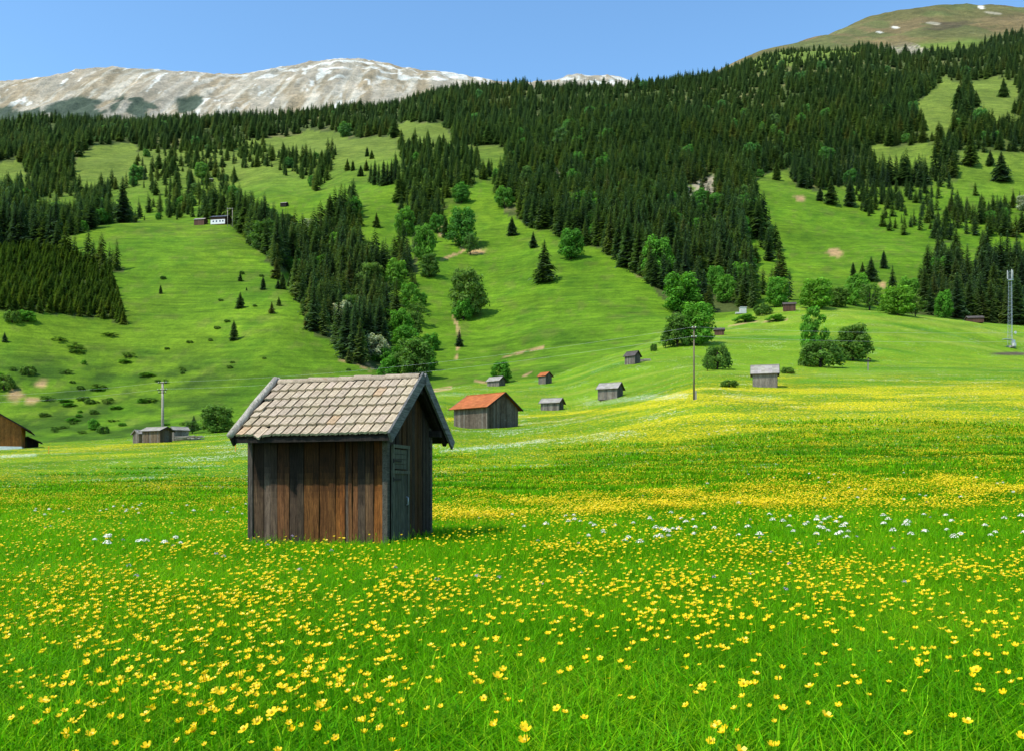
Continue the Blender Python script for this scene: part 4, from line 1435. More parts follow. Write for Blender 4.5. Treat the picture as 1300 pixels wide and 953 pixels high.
WARM = [(2.3, 2.2, 2.1), (2.0, 1.95, 1.9), (2.6, 2.5, 2.3), (1.8, 1.75, 1.7)]
small_hut('barn', 'long grey plank barn with bright orange tiled roof behind the tiled hut', 617, 543, 5.7, 5.9, 2.55, 1.75, -40, 'orange_tiles', over=0.45, cat='barn', Y=110.5, rows=8, palette=[(0.9, 0.86, 0.82), (0.70, 0.62, 0.55), (1.0, 0.95, 0.9), (0.58, 0.50, 0.43)])
small_hut('hay_hut', 'low grey hut with flat grey roof just right of the orange roofed barn', 701, 525, 3.3, 2.6, 1.25, 0.75, -22, over=0.3, Y=151, sink=0.6, cat='hut')
small_hut('hay_hut', 'grey plank hut in mid meadow, midway between the orange barn and the tall pole', 775, 504, 3.6, 3.0, 1.75, 1.0, -27, Y=154, cat='hut')
small_hut('hay_hut', 'tiny hut with an orange roof, on the far meadow edge', 692, 488, 2.3, 2.4, 1.9, 0.85, -42, 'orange_tiles', Y=214, cat='hut')
small_hut('hay_hut', 'dark gabled hut highest on the left meadow crest, beside pale boards', 803, 461, 2.7, 2.5, 1.8, 1.05, -40, 'dark_roof', Y=204, cat='hut')
small_hut('hay_hut', 'grey roofed dark hut in front of the round bright tree', 630, 487, 3.6, 2.8, 1.25, 1.0, -33, Y=218, cat='hut')
small_hut('hay_hut', 'silvery plank hut with pale roof below the wide dark bush', 971, 494, 3.25, 2.7, 1.85, 1.1, -16, Y=121, cat='hut', palette=[(1.1, 1.1, 1.1), (0.95, 0.94, 0.92), (1.25, 1.23, 1.2)])
small_hut('shed', 'brownish middle shed with flat pale roof at the foot of the pale pole', 199.5, 557, 3.5, 2.4, 1.8, 0.5, -22, wall='boards_far', Y=131, cat='shed', palette=[(0.8, 0.66, 0.5), (0.6, 0.5, 0.42), (0.9, 0.85, 0.8)])
small_hut('shed', 'grey shed with sloping roof at the left of the pale pole', 180.5, 557, 2.0, 1.9, 1.4, 0.55, 52, Y=134, cat='shed', over=0.2)
small_hut('shed', 'small pale grey shed at the right end of the shed group', 228, 555, 2.2, 2.2, 1.6, 0.5, 35, Y=137, cat='shed', over=0.2)
small_hut('barn', 'orange brown wooden barn with wide eaves cut by the left picture edge', -3, 572, 9.0, 6.6, 3.3, 2.0, -64, 'dark_roof', 'boards_warm', over=1.2, over_g=0.4, Y=127, cat='barn', plinth=True, palette=WARM, sink=0.8)
small_hut('shed', 'low open lean-to shed against the right side of the brown barn', 36, 571, 3.2, 2.6, 1.0, 0.55, -64, 'dark_roof', 'dark_wood', over=0.5, Y=133, cat='shed', door=False)
small_hut('hut', 'small dark brown hut at the forest foot right of the white block', 1002, 404, 4.2, 3.0, 2.3, 0.8, -10, 'dark_roof', 'rust', Y=322, cat='hut')
small_hut('hut', 'half sunken brown roofed hut under the dark spruce row', 1237, 413, 5.5, 4.0, 1.6, 1.0, -8, 'dark_roof', 'rust', Y=341, cat='hut')
small_hut('hut', 'brown hut half hidden under the full broad tree', 913, 424, 2.8, 2.4, 1.5, 0.6, -12, 'dark_roof', 'rust', Y=268, cat='hut')
small_hut('barn', 'dark brown barn with pale roof on the crest of the left pasture', 255, 279, 6.2, 4.5, 2.4, 1.2, -8, 'grey_roof', 'rust', Y=508, cat='barn', sink=1.5)
fh = small_hut('farmhouse', 'white farmhouse with blue grey roof on the crest of the left pasture', 280.5, 280, 9.0, 6.5, 3.4, 1.5, -10, 'slate_roof', 'rust', Y=508, cat='house', sink=1.5, over=0.7)
b = MB()
b.box((-0.2, 0, 0.4), (9.0, 6.7, 2.6))
b.build('ground_floor', M['white'], fh)
for wx in (-3, -1, 1.2, 3):
    b = MB()
    b.box((wx, -3.34, 0.7), (0.9, 0.08, 0.9), (1, 1, 1))
    b.build('window', M['glass'], fh)
small_hut('hut', 'lone grey roofed hut on the upper left clearing', 361, 262, 5.0, 4.0, 2.0, 1.0, -12, 'grey_roof', 'dark_wood', cat='hut', sink=1.0)
small_hut('hut', 'tiny high hut among scattered spruces above the farmhouse', 267, 231, 5.5, 4.0, 2.2, 1.2, 10, 'grey_roof', 'dark_wood', cat='hut', sink=1.0)


def block(name, label, x, row, parts, cat, Y=None, rot=0):
    p = spot(x, Y) if Y else seek(x, row, 60)
    root = empty(name, (p.x, p.y, p.z), R(rot), label, cat)
    for nm, mt, fn in parts:
        b = MB()
        fn(b)
        b.build(nm, M[mt], root)
    return root


block('spring_house', 'small white concrete block at the forest foot', 943, 398, (
    ('wall', 'concrete', lambda b: b.box((0, 0, 1.0), (2.2, 2.2, 2.4))),
    ('roof', 'concrete', lambda b: b.box((0, 0, 2.28), (2.5, 2.5, 0.16))),
    ('step', 'concrete', lambda b: b.box((-2.0, -0.4, 0.05), (1.8, 1.2, 0.6)))), 'spring house')
rp = random.Random(3)


def logs(b, n, L, spread_, z=0.12):
    for i in range(n):
        a = rp.uniform(-0.5, 0.5)
        c = Vector((rp.uniform(-spread_, spread_), rp.uniform(-0.6, 0.6), z + 0.16 * (i % 4)))
        d = Vector((math.cos(a), math.sin(a), rp.uniform(-0.08, 0.12))) * L / 2
        b.beam(c - d, c + d, 0.22, 0.12, (rp.uniform(0.8, 1.2),) * 3)


block('timber_pile', 'pale heap of boards beside the small sheds on the left', 240, 556, (('board_heap', 'pale_pole', lambda b: logs(b, 26, 2.0, 1.4)),), 'timber pile', Y=134)
block('timber_pile', 'flat pale boards lying beside the dark gabled hut', 817, 461, (('board_heap', 'pale_pole', lambda b: logs(b, 12, 1.7, 1.3, 0.02)),), 'timber pile', Y=206)
block('marker_stake', 'thin orange stake in the meadow left of the tiled hut', 299, 572, (('stake', 'orange', lambda b: b.tube([(0, 0, -0.2), (0, 0, 1.0)], [0.045, 0.035], 8)), ('cap', 'orange', lambda b: b.tube([(0, 0, 1.0), (0, 0, 1.08)], [0.06, 0.05], 8))), 'stake', Y=92)
block('marker_stake', 'thin orange stake in the meadow near the brown barn', 62, 578, (('stake', 'orange', lambda b: b.tube([(0, 0, -0.2), (0, 0, 0.75)], [0.05, 0.04], 8)), ('cap', 'orange', lambda b: b.tube([(0, 0, 0.75), (0, 0, 0.83)], [0.065, 0.05], 8))), 'stake', Y=104)

# ------------------------------------------------------------------ poles, cables, mast
def pole(label, x, Y, h, mat_, arms, r=0.14, foot=True):
    p = spot(x, Y)
    root = empty('utility_pole', (p.x, p.y, p.z), R(-12), label, 'utility pole')
    b = MB()
    b.tube([(0, 0, -0.5), (0, 0, h * 0.5), (0, 0, h)], [r, r * 0.85, r * 0.68], 12)
    b.build('post', M[mat_], root, True)
    ends = []
    for z, w, n in arms:
        b = MB()
        b.box((0, -0.12, z), (w, 0.09, 0.11))
        arm = b.build('cross_arm', M['dark_wood'], root)
        for k in range(n):
            xx = -w / 2 + 0.08 + (w - 0.16) * k / (n - 1)
            q = MB()
            q.tube([(xx, -0.12, z + 0.055), (xx, -0.12, z + 0.14), (xx, -0.12, z + 0.16), (xx, -0.12, z + 0.24)], [0.02, 0.02, 0.055, 0.03], 8)
            q.build('insulator', M['white'], arm)
        ends.append(p + Vector((0, 0, z + 0.2)))
    if foot:
        b = MB()
        b.box((0.2, 0.03, 0.35), (0.2, 0.24, 1.3), (0.45, 0.42, 0.4), taper=0.9)
        b.build('footing', M['concrete'], root)
    return p, ends


pA, eA = pole('tall brown wooden pole standing in the flowering meadow', 881, 95, 8.05, 'pole', ((7.75, 0.5, 2), (6.75, 0.6, 2)), r=0.105)
pB, eB = pole('pale wooden pole with two cross arms behind the small sheds', 206.5, 136, 9.3, 'pale_pole', ((9.1, 1.5, 4), (8.0, 1.7, 4), (7.6, 1.3, 2)), r=0.24, foot=False)
zA = float(ground(99, 120))
eC = [Vector((99, 120, zA + 8.4)), Vector((99, 120, zA + 7.2))]
zD = float(ground(-109, 150))
eD = [Vector((-109, 150, zD + 9.0)), Vector((-109, 150, zD + 7.8))]


def cable(a, b, sag, label):
    m = MB()
    pts = [a.lerp(b, t / 24) + Vector((0, 0, -sag * 4 * (t / 24) * (1 - t / 24))) for t in range(25)]
    m.tube(pts, [0.0075] * 25, 5)
    o = m.build('power_cable', M['cable'])
    tag(o, label, 'cable')


for k, nm in ((0, 'upper'), (1, 'lower')):
    cable(eB[k], eA[k], 1.2, f'{nm} thin pale cable strung between the pale pole and the tall brown pole')
    cable(eA[k], eC[k], 0.9, f'{nm} thin pale cable running from the tall brown pole to the right picture edge')
    cable(eD[k], eB[k], 0.9, f'{nm} thin pale cable running from the pale pole to the left picture edge')


def h_frame():
    p = spot(292, 497)
    root = empty('utility_pole', (p.x, p.y, p.z), R(8), 'two legged pole frame with a top beam, right of the white farmhouse', 'utility pole')
    for sx in (-1, 1):
        b = MB()
        b.tube([(sx * 1.35, 0, -0.8), (sx * 1.35, 0, 10.6)], [0.2, 0.15], 8)
        b.build('post', M['pale_pole'], root, True)
    b = MB()
    b.box((0, -0.2, 10.4), (3.5, 0.2, 0.24))
    b.build('cross_arm', M['pale_pole'], root)
    for sx in (-1, 0, 1):
        b = MB()
        b.tube([(sx * 1.5, -0.2, 10.53), (sx * 1.5, -0.2, 10.9)], [0.06, 0.08], 8)
        b.build('insulator', M['white'], root)


h_frame()


def mast():
    p = spot(1283, 280)
    H = 24.5
    root = empty('lattice_mast', (p.x, p.y, p.z), R(20), 'slim steel lattice mast with white antennas at the right picture edge', 'mast')
    w0, w1 = 0.85, 0.55
    corner = lambda k, z: Vector(((w0 + (w1 - w0) * z / H) * math.cos(k * 2.0944), (w0 + (w1 - w0) * z / H) * math.sin(k * 2.0944), z))
    for k in range(3):
        b = MB()
        b.tube([corner(k, -0.2), corner(k, H)], [0.042, 0.032], 6)
        b.build('leg', M['metal'], root)
    b = MB()
    nz = 20
    for i in range(nz):
        z0, z1 = H * i / nz, H * (i + 1) / nz
        for k in range(3):
            b.tube([corner(k, z0), corner((k + 1) % 3, z1)], [0.028, 0.028], 4)
            b.tube([corner(k, z1), corner((k + 1) % 3, z1)], [0.028, 0.028], 4)
    b.build('bracing', M['metal'], root)
    for k in range(3):
        b = MB()
        c = corner(k, 0) * 1.1
        b.box((c.x * 0.95, c.y * 0.95, H - 0.9), (0.2, 0.2, 2.8), (0.6, 0.6, 0.6))
        b.build('antenna', M['white'], root)
    b = MB()
    b.tube([(0, 0, H - 2.9), (0, 0, H - 2.75)], [0.85, 0.85], 12)
    b.build('ring_platform', M['metal'], root)
    b = MB()
    b.tube([(0.5, -1.0, 4.6), (0.5, -1.25, 4.6), (0.5, -1.4, 4.6)], [0.22, 0.45, 0.48], 14, (0.8, 0.8, 0.8))
    b.build('dish', M['white'], root)
    b = MB()
    b.box((-1.5, -0.2, 2.4), (3.6, 1.2, 0.16))
    b.box((0.2, -0.9, 1.6), (0.9, 0.6, 1.3))
    b.build('equipment_shelf', M['metal'], root)
    b = MB()
    b.box((0, 0, 0.15), (2.2, 2.0, 0.7), (0.6, 0.58, 0.55))
    b.build('footing', M['concrete'], root)
    b = MB()
    b.box((-0.2, -1.5, 0.65), (0.9, 0.7, 1.0), (0.7, 0.7, 0.7))
    c = b.build('cabinet', M['white'], root)
    b = MB()
    b.box((0.2, -1.92, 0.8), (0.05, 0.04, 0.25))
    b.build('handle', M['metal'], c)


mast()


def wayside_cross():
    p = spot(1102, 172)
    root = empty('wayside_cross', (p.x, p.y, p.z), R(-5), 'small wooden wayside cross with little roof in the yellow upper meadow', 'wayside cross')
    b = MB()
    b.box((0, 0, 1.1), (0.20, 0.16, 2.6), (1.2, 1.2, 1.2))
    b.build('post', M['grey_wood'], root)
    b = MB()
    b.box((0, -0.11, 1.85), (1.1, 0.12, 0.2))
    b.build('cross_arm', M['dark_wood'], root)
    b = MB()
    for s in (-1, 1):
        b.beam((s * 0.6, 0, 2.12), (s * 0.01, 0, 2.5), 0.5, 0.05)
    b.build('roof', M['dark_wood'], root)


wayside_cross()


# ------------------------------------------------------------------ the tiled hay hut in the foreground
def hero_hut():
    a = 0.29
    L, W = 2.81, 2.09
    oR, oL, oF = 0.30, 0.05, 0.45
    e1, e2 = Vector((math.cos(a), -math.sin(a), 0)), Vector((math.sin(a), math.cos(a), 0))
    P0 = Vector((-2.26, 15.6, 0))
    c = P0 - e1 * (L / 2) + e2 * (W / 2)
    zg = float(ground(c.x, c.y))
    root = empty('hay_hut', (c.x, c.y, zg), -a, 'weathered brown plank hay hut with grey tiled gable roof standing in the flowering grass', 'hut')
    g = lambda x, y: float(ground(c.x + x * e1.x + y * e2.x, c.y + x * e1.y + y * e2.y)) - zg
    ze, zr = EYE + 0.97 - zg, EYE + 2.15 - zg
    hx, hy = L / 2, W / 2
    sl = (zr - ze) / (hy + oF)
    roof_z = lambda y: zr - abs(y) * sl
    rnd = random.Random(17)
    dark, lgrey, grey, org = (0.62, 0.50, 0.42), (1.05, 1.0, 0.95), (0.62, 0.58, 0.54), (1.0, 0.50, 0.16)
    # front wall: the boards one by one, as weathered as they are
    spec = [(74, (0.50, 0.37, 0.26)), (35, (0.74, 0.64, 0.55)), (35, (0.54, 0.44, 0.35)), (63, (0.86, 0.48, 0.22)), (75, (0.44, 0.35, 0.27)), (78, (0.95, 0.47, 0.16)), (84, (0.72, 0.36, 0.13)),
            (47, (1.12, 0.50, 0.14)), (17, (0.66, 0.57, 0.48)), (46, (0.82, 0.44, 0.19)), (36, (0.46, 0.38, 0.30)), (42, (0.70, 0.46, 0.28)), (46, (1.22, 0.56, 0.15))]
    fine = []
    for w, t in spec:      # the wide boards are split along the grain
        if w > 40:
            k = rnd.uniform(0.38, 0.62)
            for part in (k, 1 - k):
                j_ = rnd.uniform(0.78, 1.12)
                fine.append((w * part, (t[0] * j_, t[1] * j_ * rnd.uniform(0.94, 1.04), t[2] * j_)))
        else:
            fine.append((w, t))
    spec = fine
    tot = sum(w for w, _ in spec)
    mb = MB()
    x = -hx
    top = roof_z(hy) - 0.10
    for i, (w, t) in enumerate(spec):
        wd = w / tot * (L - 0.06)
        p, q = x + 0.004, x + wd - 0.004
        x += wd
        off = -0.012 * (i % 2) - rnd.uniform(0, 0.012)
        zb = min(g(p, -hy), g(q, -hy)) - 0.12 - rnd.uniform(0, 0.05)
        n = 22
        for k in range(n):           # boards warp a little along their length
            z0, z1 = zb + (top - zb) * k / n, zb + (top - zb) * (k + 1) / n
            b0, b1 = 0.006 * math.sin(i * 1.7 + k * 0.41), 0.006 * math.sin(i * 1.7 + (k + 1) * 0.41)
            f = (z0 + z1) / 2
            eave_shade = 1 - 0.72 * min(1.0, max(0.0, (f - 0.95 + 0.12 * math.sin(i * 2.3)) / 0.55))  # eave shadow painted into the tint: boards darken softly towards the top
            tt = (1.20 * eave_shade * t[0], 1.08 * eave_shade * t[1], 0.98 * eave_shade * t[2])
            y0, y1 = -hy + off + b0, -hy + off + b1
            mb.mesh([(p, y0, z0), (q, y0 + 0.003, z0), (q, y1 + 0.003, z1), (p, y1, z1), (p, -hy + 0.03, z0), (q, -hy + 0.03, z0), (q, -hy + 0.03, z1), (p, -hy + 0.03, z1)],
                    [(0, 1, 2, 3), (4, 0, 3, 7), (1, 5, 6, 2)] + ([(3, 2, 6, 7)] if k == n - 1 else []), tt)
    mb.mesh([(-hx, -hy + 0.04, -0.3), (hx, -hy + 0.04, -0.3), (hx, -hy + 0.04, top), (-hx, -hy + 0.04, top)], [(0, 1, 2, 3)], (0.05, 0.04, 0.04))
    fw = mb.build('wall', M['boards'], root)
    fw['label'] = 'sunlit long wall of dark grey and orange brown upright boards'
    # darker board tints: the gable's shade is put into the colour
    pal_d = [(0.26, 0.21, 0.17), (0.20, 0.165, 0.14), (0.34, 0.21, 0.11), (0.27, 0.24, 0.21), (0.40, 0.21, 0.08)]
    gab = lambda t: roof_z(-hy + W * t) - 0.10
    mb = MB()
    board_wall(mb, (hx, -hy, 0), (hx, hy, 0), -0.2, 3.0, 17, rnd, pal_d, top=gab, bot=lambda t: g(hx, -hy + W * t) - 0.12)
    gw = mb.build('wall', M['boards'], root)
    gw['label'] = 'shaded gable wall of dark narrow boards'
    mb = MB()
    board_wall(mb, (-hx, hy, 0), (-hx, -hy, 0), -0.2, 3.0, 13, rnd, pal_d, top=lambda t: gab(1 - t), bot=lambda t: g(-hx, hy - W * t) - 0.15)
    mb.build('wall', M['boards'], root)
    mb = MB()
    board_wall(mb, (hx, hy, 0), (-hx, hy, 0), -0.2, top, 15, rnd, pal_d)
    mb.build('wall', M['boards'], root)
    for sx, sy in ((1, -1), (1, 1), (-1, -1), (-1, 1)):
        b = MB()
        zb = g(sx * hx, sy * hy) - 0.15
        b.box((sx * (hx - 0.015), sy * (hy - 0.012), (zb + top) / 2), (0.10, 0.10, top - zb), (0.40, 0.40, 0.36) if sx > 0 else (0.6, 0.56, 0.5))
        b.build('corner_post', M['grey_wood' if sx > 0 else 'boards'], root)
    # door in the gable: a boarded leaf below, a framed panel above
    X = hx + 0.05
    b = MB()
    y0, y1 = -hy + 0.13, -hy + 0.80
    z0, z1, z2 = g(hx, -hy) + 0.02, EYE + 0.31 - zg, EYE + 0.78 - zg
    for i in range(5):
        ya, yb = y0 + (y1 - y0) * i / 5, y0 + (y1 - y0) * (i + 1) / 5
        tt = rnd.uniform(0.75, 1.1)
        b.box((X, (ya + yb) / 2, (z0 + z1) / 2), (0.03, yb - ya - 0.008, z1 - z0), (tt, tt, tt))
    door = b.build('door', M['green_wood'], root)
    b = MB()
    for i in range(4):
        za, zb = z1 + 0.05 + (z2 - z1 - 0.1) * i / 4, z1 + 0.05 + (z2 - z1 - 0.1) * (i + 1) / 4
        b.box((X + 0.005, (y0 + y1) / 2, (za + zb) / 2), (0.03, y1 - y0 - 0.11, zb - za - 0.008), (1.15, 1.15, 1.15))
    b.build('panel', M['green_wood'], door)
    b = MB()
    for zz in (z1, z2):
        b.box((X + 0.022, (y0 + y1) / 2, zz), (0.045, y1 - y0 + 0.08, 0.06), (1.3, 1.3, 1.3))
    for yy in (y0 - 0.005, y1 + 0.005):
        b.box((X + 0.018, yy, (z0 + z2) / 2), (0.045, 0.055, z2 - z0 - 0.065), (1.25, 1.25, 1.25))
    b.build('frame', M['green_wood'], door)
    b = MB()
    b.tube([(X + 0.03, y1 - 0.10, z0 + 0.85), (X + 0.07, y1 - 0.10, z0 + 0.87), (X + 0.07, y1 - 0.10, z0 + 0.99), (X + 0.03, y1 - 0.10, z0 + 1.01)], [0.012] * 4, 8)
    b.build('handle', M['metal'], door, True)
    for zz in (z0 + 0.22, z1 - 0.14, z1 + 0.2):
        b = MB()
        b.box((X + 0.035, y0 + 0.16, zz), (0.012, 0.34, 0.035), (0.18, 0.3, 0.4))
        b.tube([(X + 0.04, y0 - 0.02, zz - 0.04), (X + 0.04, y0 - 0.02, zz + 0.04)], [0.014, 0.014], 8, (0.18, 0.3, 0.4))
        b.build('hinge', M['rust'], door)
    for (sx, sy) in ((-1, -1), (0, -1), (1, -1), (1, 1), (-1, 1)):
        b = MB()
        q_ = Vector((sx * hx, sy * hy, g(sx * hx, sy * hy) - 0.06))
        rr_ = [q_ + Vector((0.17 * math.cos(k * 0.7854 + sx) * rnd.uniform(0.75, 1.15), 0.13 * math.sin(k * 0.7854 + sx) * rnd.uniform(0.75, 1.15), 0)) for k in range(8)]
        up_ = [v.lerp(q_, 0.25) + Vector((0, 0, rnd.uniform(0.10, 0.15))) for v in rr_]
        b.mesh(rr_ + up_, [(k, (k + 1) % 8, 8 + (k + 1) % 8, 8 + k) for k in range(8)] + [tuple(range(8, 16))], (0.7, 0.68, 0.64))
        b.build('footing_stone', M['concrete'], root)
    # roof carcass: boarding, rafters, plates
    b = MB()
    for s in (-1, 1):
        ye = s * (hy + oF - 0.05)
        n = 9
        for i in range(n):
            ta, tb = i / n + 0.002, (i + 1) / n - 0.002
            ya, yb = ye * (1 - ta), ye * (1 - tb)
            za, zb = roof_z(ya) - 0.075, roof_z(yb) - 0.075
            tt = rnd.uniform(0.7, 1.2)
            q = [(-hx - oL + 0.03, ya, za), (hx + oR - 0.03, ya, za), (hx + oR - 0.03, yb, zb), (-hx - oL + 0.03, yb, zb)]
            q2 = [(x_, y_, z_ + 0.022) for x_, y_, z_ in q]
            b.mesh(q + q2, [(3, 2, 1, 0) if s < 0 else (0, 1, 2, 3), (4, 5, 6, 7) if s < 0 else (7, 6, 5, 4), (0, 1, 5, 4), (1, 2, 6, 5), (2, 3, 7, 6), (3, 0, 4, 7)], (tt, tt, tt))
    roof = b.build('roof', M['dark_wood'], root)
    for s in (-1, 1):
        for i in range(5):
            xx = -hx - oL + 0.12 + (L + oL + oR - 0.24) * i / 4
            b = MB()
            b.beam((xx, s * (hy + oF - 0.08), roof_z(hy + oF - 0.08) - 0.125), (xx, s * 0.05, roof_z(0.05) - 0.125), 0.07, 0.09, (0.9, 0.85, 0.8))
            b.build('rafter', M['dark_wood'], roof)
        b = MB()
        b.beam((-hx - oL - 0.02, s * (hy - 0.02), roof_z(hy) - 0.22), (hx + oR - 0.06, s * (hy - 0.02), roof_z(hy) - 0.22), 0.12, 0.13, (1, 1, 1))
        b.build('wall_plate', M['dark_wood'], roof)
    b = MB()
    b.beam((-hx - oL, 0, roof_z(0) - 0.26), (hx + oR - 0.06, 0, roof_z(0) - 0.26), 0.12, 0.16, (1, 1, 1))
    b.build('ridge_beam', M['dark_wood'], roof)
    # tiles, laid in courses from the eaves upward
    for s in (-1, 1):
        b = MB()
        rows, cols = 6, 16
        xa, xb = -hx - oL + 0.05, hx + oR - 0.035
        cw = (xb - xa) / cols
        slope = math.hypot(hy + oF, zr - ze)
        dirv = Vector((0, -s * (hy + oF) / slope, (zr - ze) / slope))
        nrm = Vector((0, s * (zr - ze) / slope, (hy + oF) / slope))
        org_ = Vector((0, s * (hy + oF), ze - 0.03))
        course = slope * 0.955 / rows
        for r_ in range(rows):
            for c_ in range(cols):
                jit = rnd.uniform(-0.012, 0.012)
                drop, tilt, lift = jit, rnd.uniform(-0.012, 0.012), rnd.uniform(0, 0.008)
                if s < 0 and (r_, c_) == (3, 0):
                    drop, tilt, lift = -0.13, 0.05, 0.02
                if s < 0 and (r_, c_) == (0, 2):
                    drop, tilt, lift = -0.07, -0.12, 0.0
                if s < 0 and (r_, c_) == (0, 3):
                    drop, tilt = -0.02, 0.06
                t = rnd.uniform(0.88, 1.08)
                tint = (t, t * rnd.uniform(0.97, 1.01), t * rnd.uniform(0.93, 1.01))
                if (r_, c_) in ((0, 0), (1, 9), (4, 12)):
                    tint = (t * 1.05, t * 0.90, t * 0.76)
                x0 = xa + c_ * cw
                m_ = 6
                prof = [0.0, 0.014, 0.022, 0.016, 0.005, 0.012, 0.026]
                l0, l1 = r_ * course + drop, (r_ + 1) * course + 0.07 + drop
                V = []
                for (l, h0) in ((l0, 0.062), (l1, 0.012)):
                    for k in range(m_ + 1):
                        xx = x0 + 0.002 + (cw - 0.004) * k / m_
                        ll = l + tilt * (xx - x0 - cw / 2) / cw - (0.010 * math.sin(PI * k / m_) if h0 > 0.02 else 0)
                        V.append(org_ + Vector((xx, 0, 0)) + dirv * ll + nrm * (h0 + prof[k] + lift))
                for k in range(m_ + 1):
                    V.append(V[k] - nrm * 0.046)
                Fc = []
                for k in range(m_):
                    Fc.append((k, k + 1, m_ + 2 + k, m_ + 1 + k) if s < 0 else (m_ + 1 + k, m_ + 2 + k, k + 1, k))
                    a_, b_ = 2 * (m_ + 1) + k, 2 * (m_ + 1) + k + 1
                    Fc.append((a_, b_, k + 1, k) if s < 0 else (k, k + 1, b_, a_))
                V2 = [V[0] - nrm * 0.03, V[m_ + 1] - nrm * 0.008, V[m_] - nrm * 0.03, V[2 * m_ + 1] - nrm * 0.008]
                o_ = len(V)
                V += V2
                Fc.append((0, m_ + 1, o_ + 1, o_))
                Fc.append((m_, o_ + 2, o_ + 3, 2 * m_ + 1))
                b.mesh(V, Fc, tint)
        t_ = b.build('tile_covering', M['tiles'], roof)
    b = MB()
    n = 9
    xs_ = -hx - oL + 0.06
    step = (L + oL + oR - 0.16) / n
    for i in range(n):
        t = rnd.uniform(0.8, 1.1)
        x0, x1 = xs_ + i * step, xs_ + (i + 1) * step + 0.03
        r0, r1 = 0.125, 0.112
        V = []
        m_ = 10
        zz = zr - 0.035 + rnd.uniform(-0.01, 0.01)
        for xx, rr in ((x0, r0), (x1, r1)):
            for k in range(m_ + 1):
                th = PI * (-0.06 + 1.12 * k / m_)
                V.append((xx, -rr * math.cos(th), zz + rr * 0.72 * math.sin(th)))
        for xx, rr in ((x0, r0 - 0.022),):
            for k in range(m_ + 1):
                th = PI * (-0.06 + 1.12 * k / m_)
                V.append((xx, -rr * math.cos(th), zz + rr * 0.72 * math.sin(th)))
        Fc = [(k, m_ + 1 + k, m_ + 2 + k, k + 1) for k in range(m_)] + [(2 * (m_ + 1) + k, k, k + 1, 2 * (m_ + 1) + k + 1) for k in range(m_)]
        b.mesh(V, Fc, (t, t * 0.97, t * 0.93))
    b.build('ridge_cap', M['ridge_tiles'], roof)
    # verge boards: a rounded silvery pole on the left, flat boards on the right
    for s in (-1, 1):
        b = MB()
        pts = [Vector((-hx - oL - 0.045 + 0.008 * math.sin(k * 1.3), s * (hy + oF + 0.05) * (1 - k / 6) + s * 0.02, roof_z((hy + oF + 0.05) * (1 - k / 6) + 0.02) + 0.055)) for k in range(7)]
        b.tube(pts, [0.062, 0.07, 0.068, 0.072, 0.07, 0.066, 0.07], 10, (1.15, 1.16, 1.17))
        vb = b.build('barge_board', M['pale_pole'], roof, True)
        b = MB()
        b.beam((-hx - oL - 0.02, s * (hy + oF + 0.03), roof_z(hy + oF + 0.03) - 0.09), (-hx - oL - 0.02, s * 0.01, zr - 0.10), 0.04, 0.17, (0.9, 0.9, 0.9))
        b.build('barge_board', M['dark_wood'], roof)
        b = MB()
        b.beam((hx + oR + 0.0, s * (hy + oF + 0.06), roof_z(hy + oF + 0.06) - 0.03), (hx + oR + 0.0, s * 0.005, zr - 0.025), 0.045, 0.20, (0.75, 0.80, 0.86))
        b.build('barge_board', M['grey_wood'], roof)
    b = MB()
    b.beam((-hx - oL + 0.02, -hy - oF + 0.02, ze - 0.085), (hx + oR - 0.03, -hy - oF + 0.02, ze - 0.085), 0.025, 0.085, (0.8, 0.8, 0.8))
    b.build('eaves_board', M['dark_wood'], roof)
    return c, e1, e2, hx, hy


HUT = hero_hut()


def in_hut(x, y, m=0.05):
    c, e1, e2, hx, hy = HUT
    dx, dy = x - c.x, y - c.y
    lx, ly = dx * e1.x + dy * e1.y, dx * e2.x + dy * e2.y
    return (np.abs(lx) < hx + m) & (np.abs(ly) < hy + m)


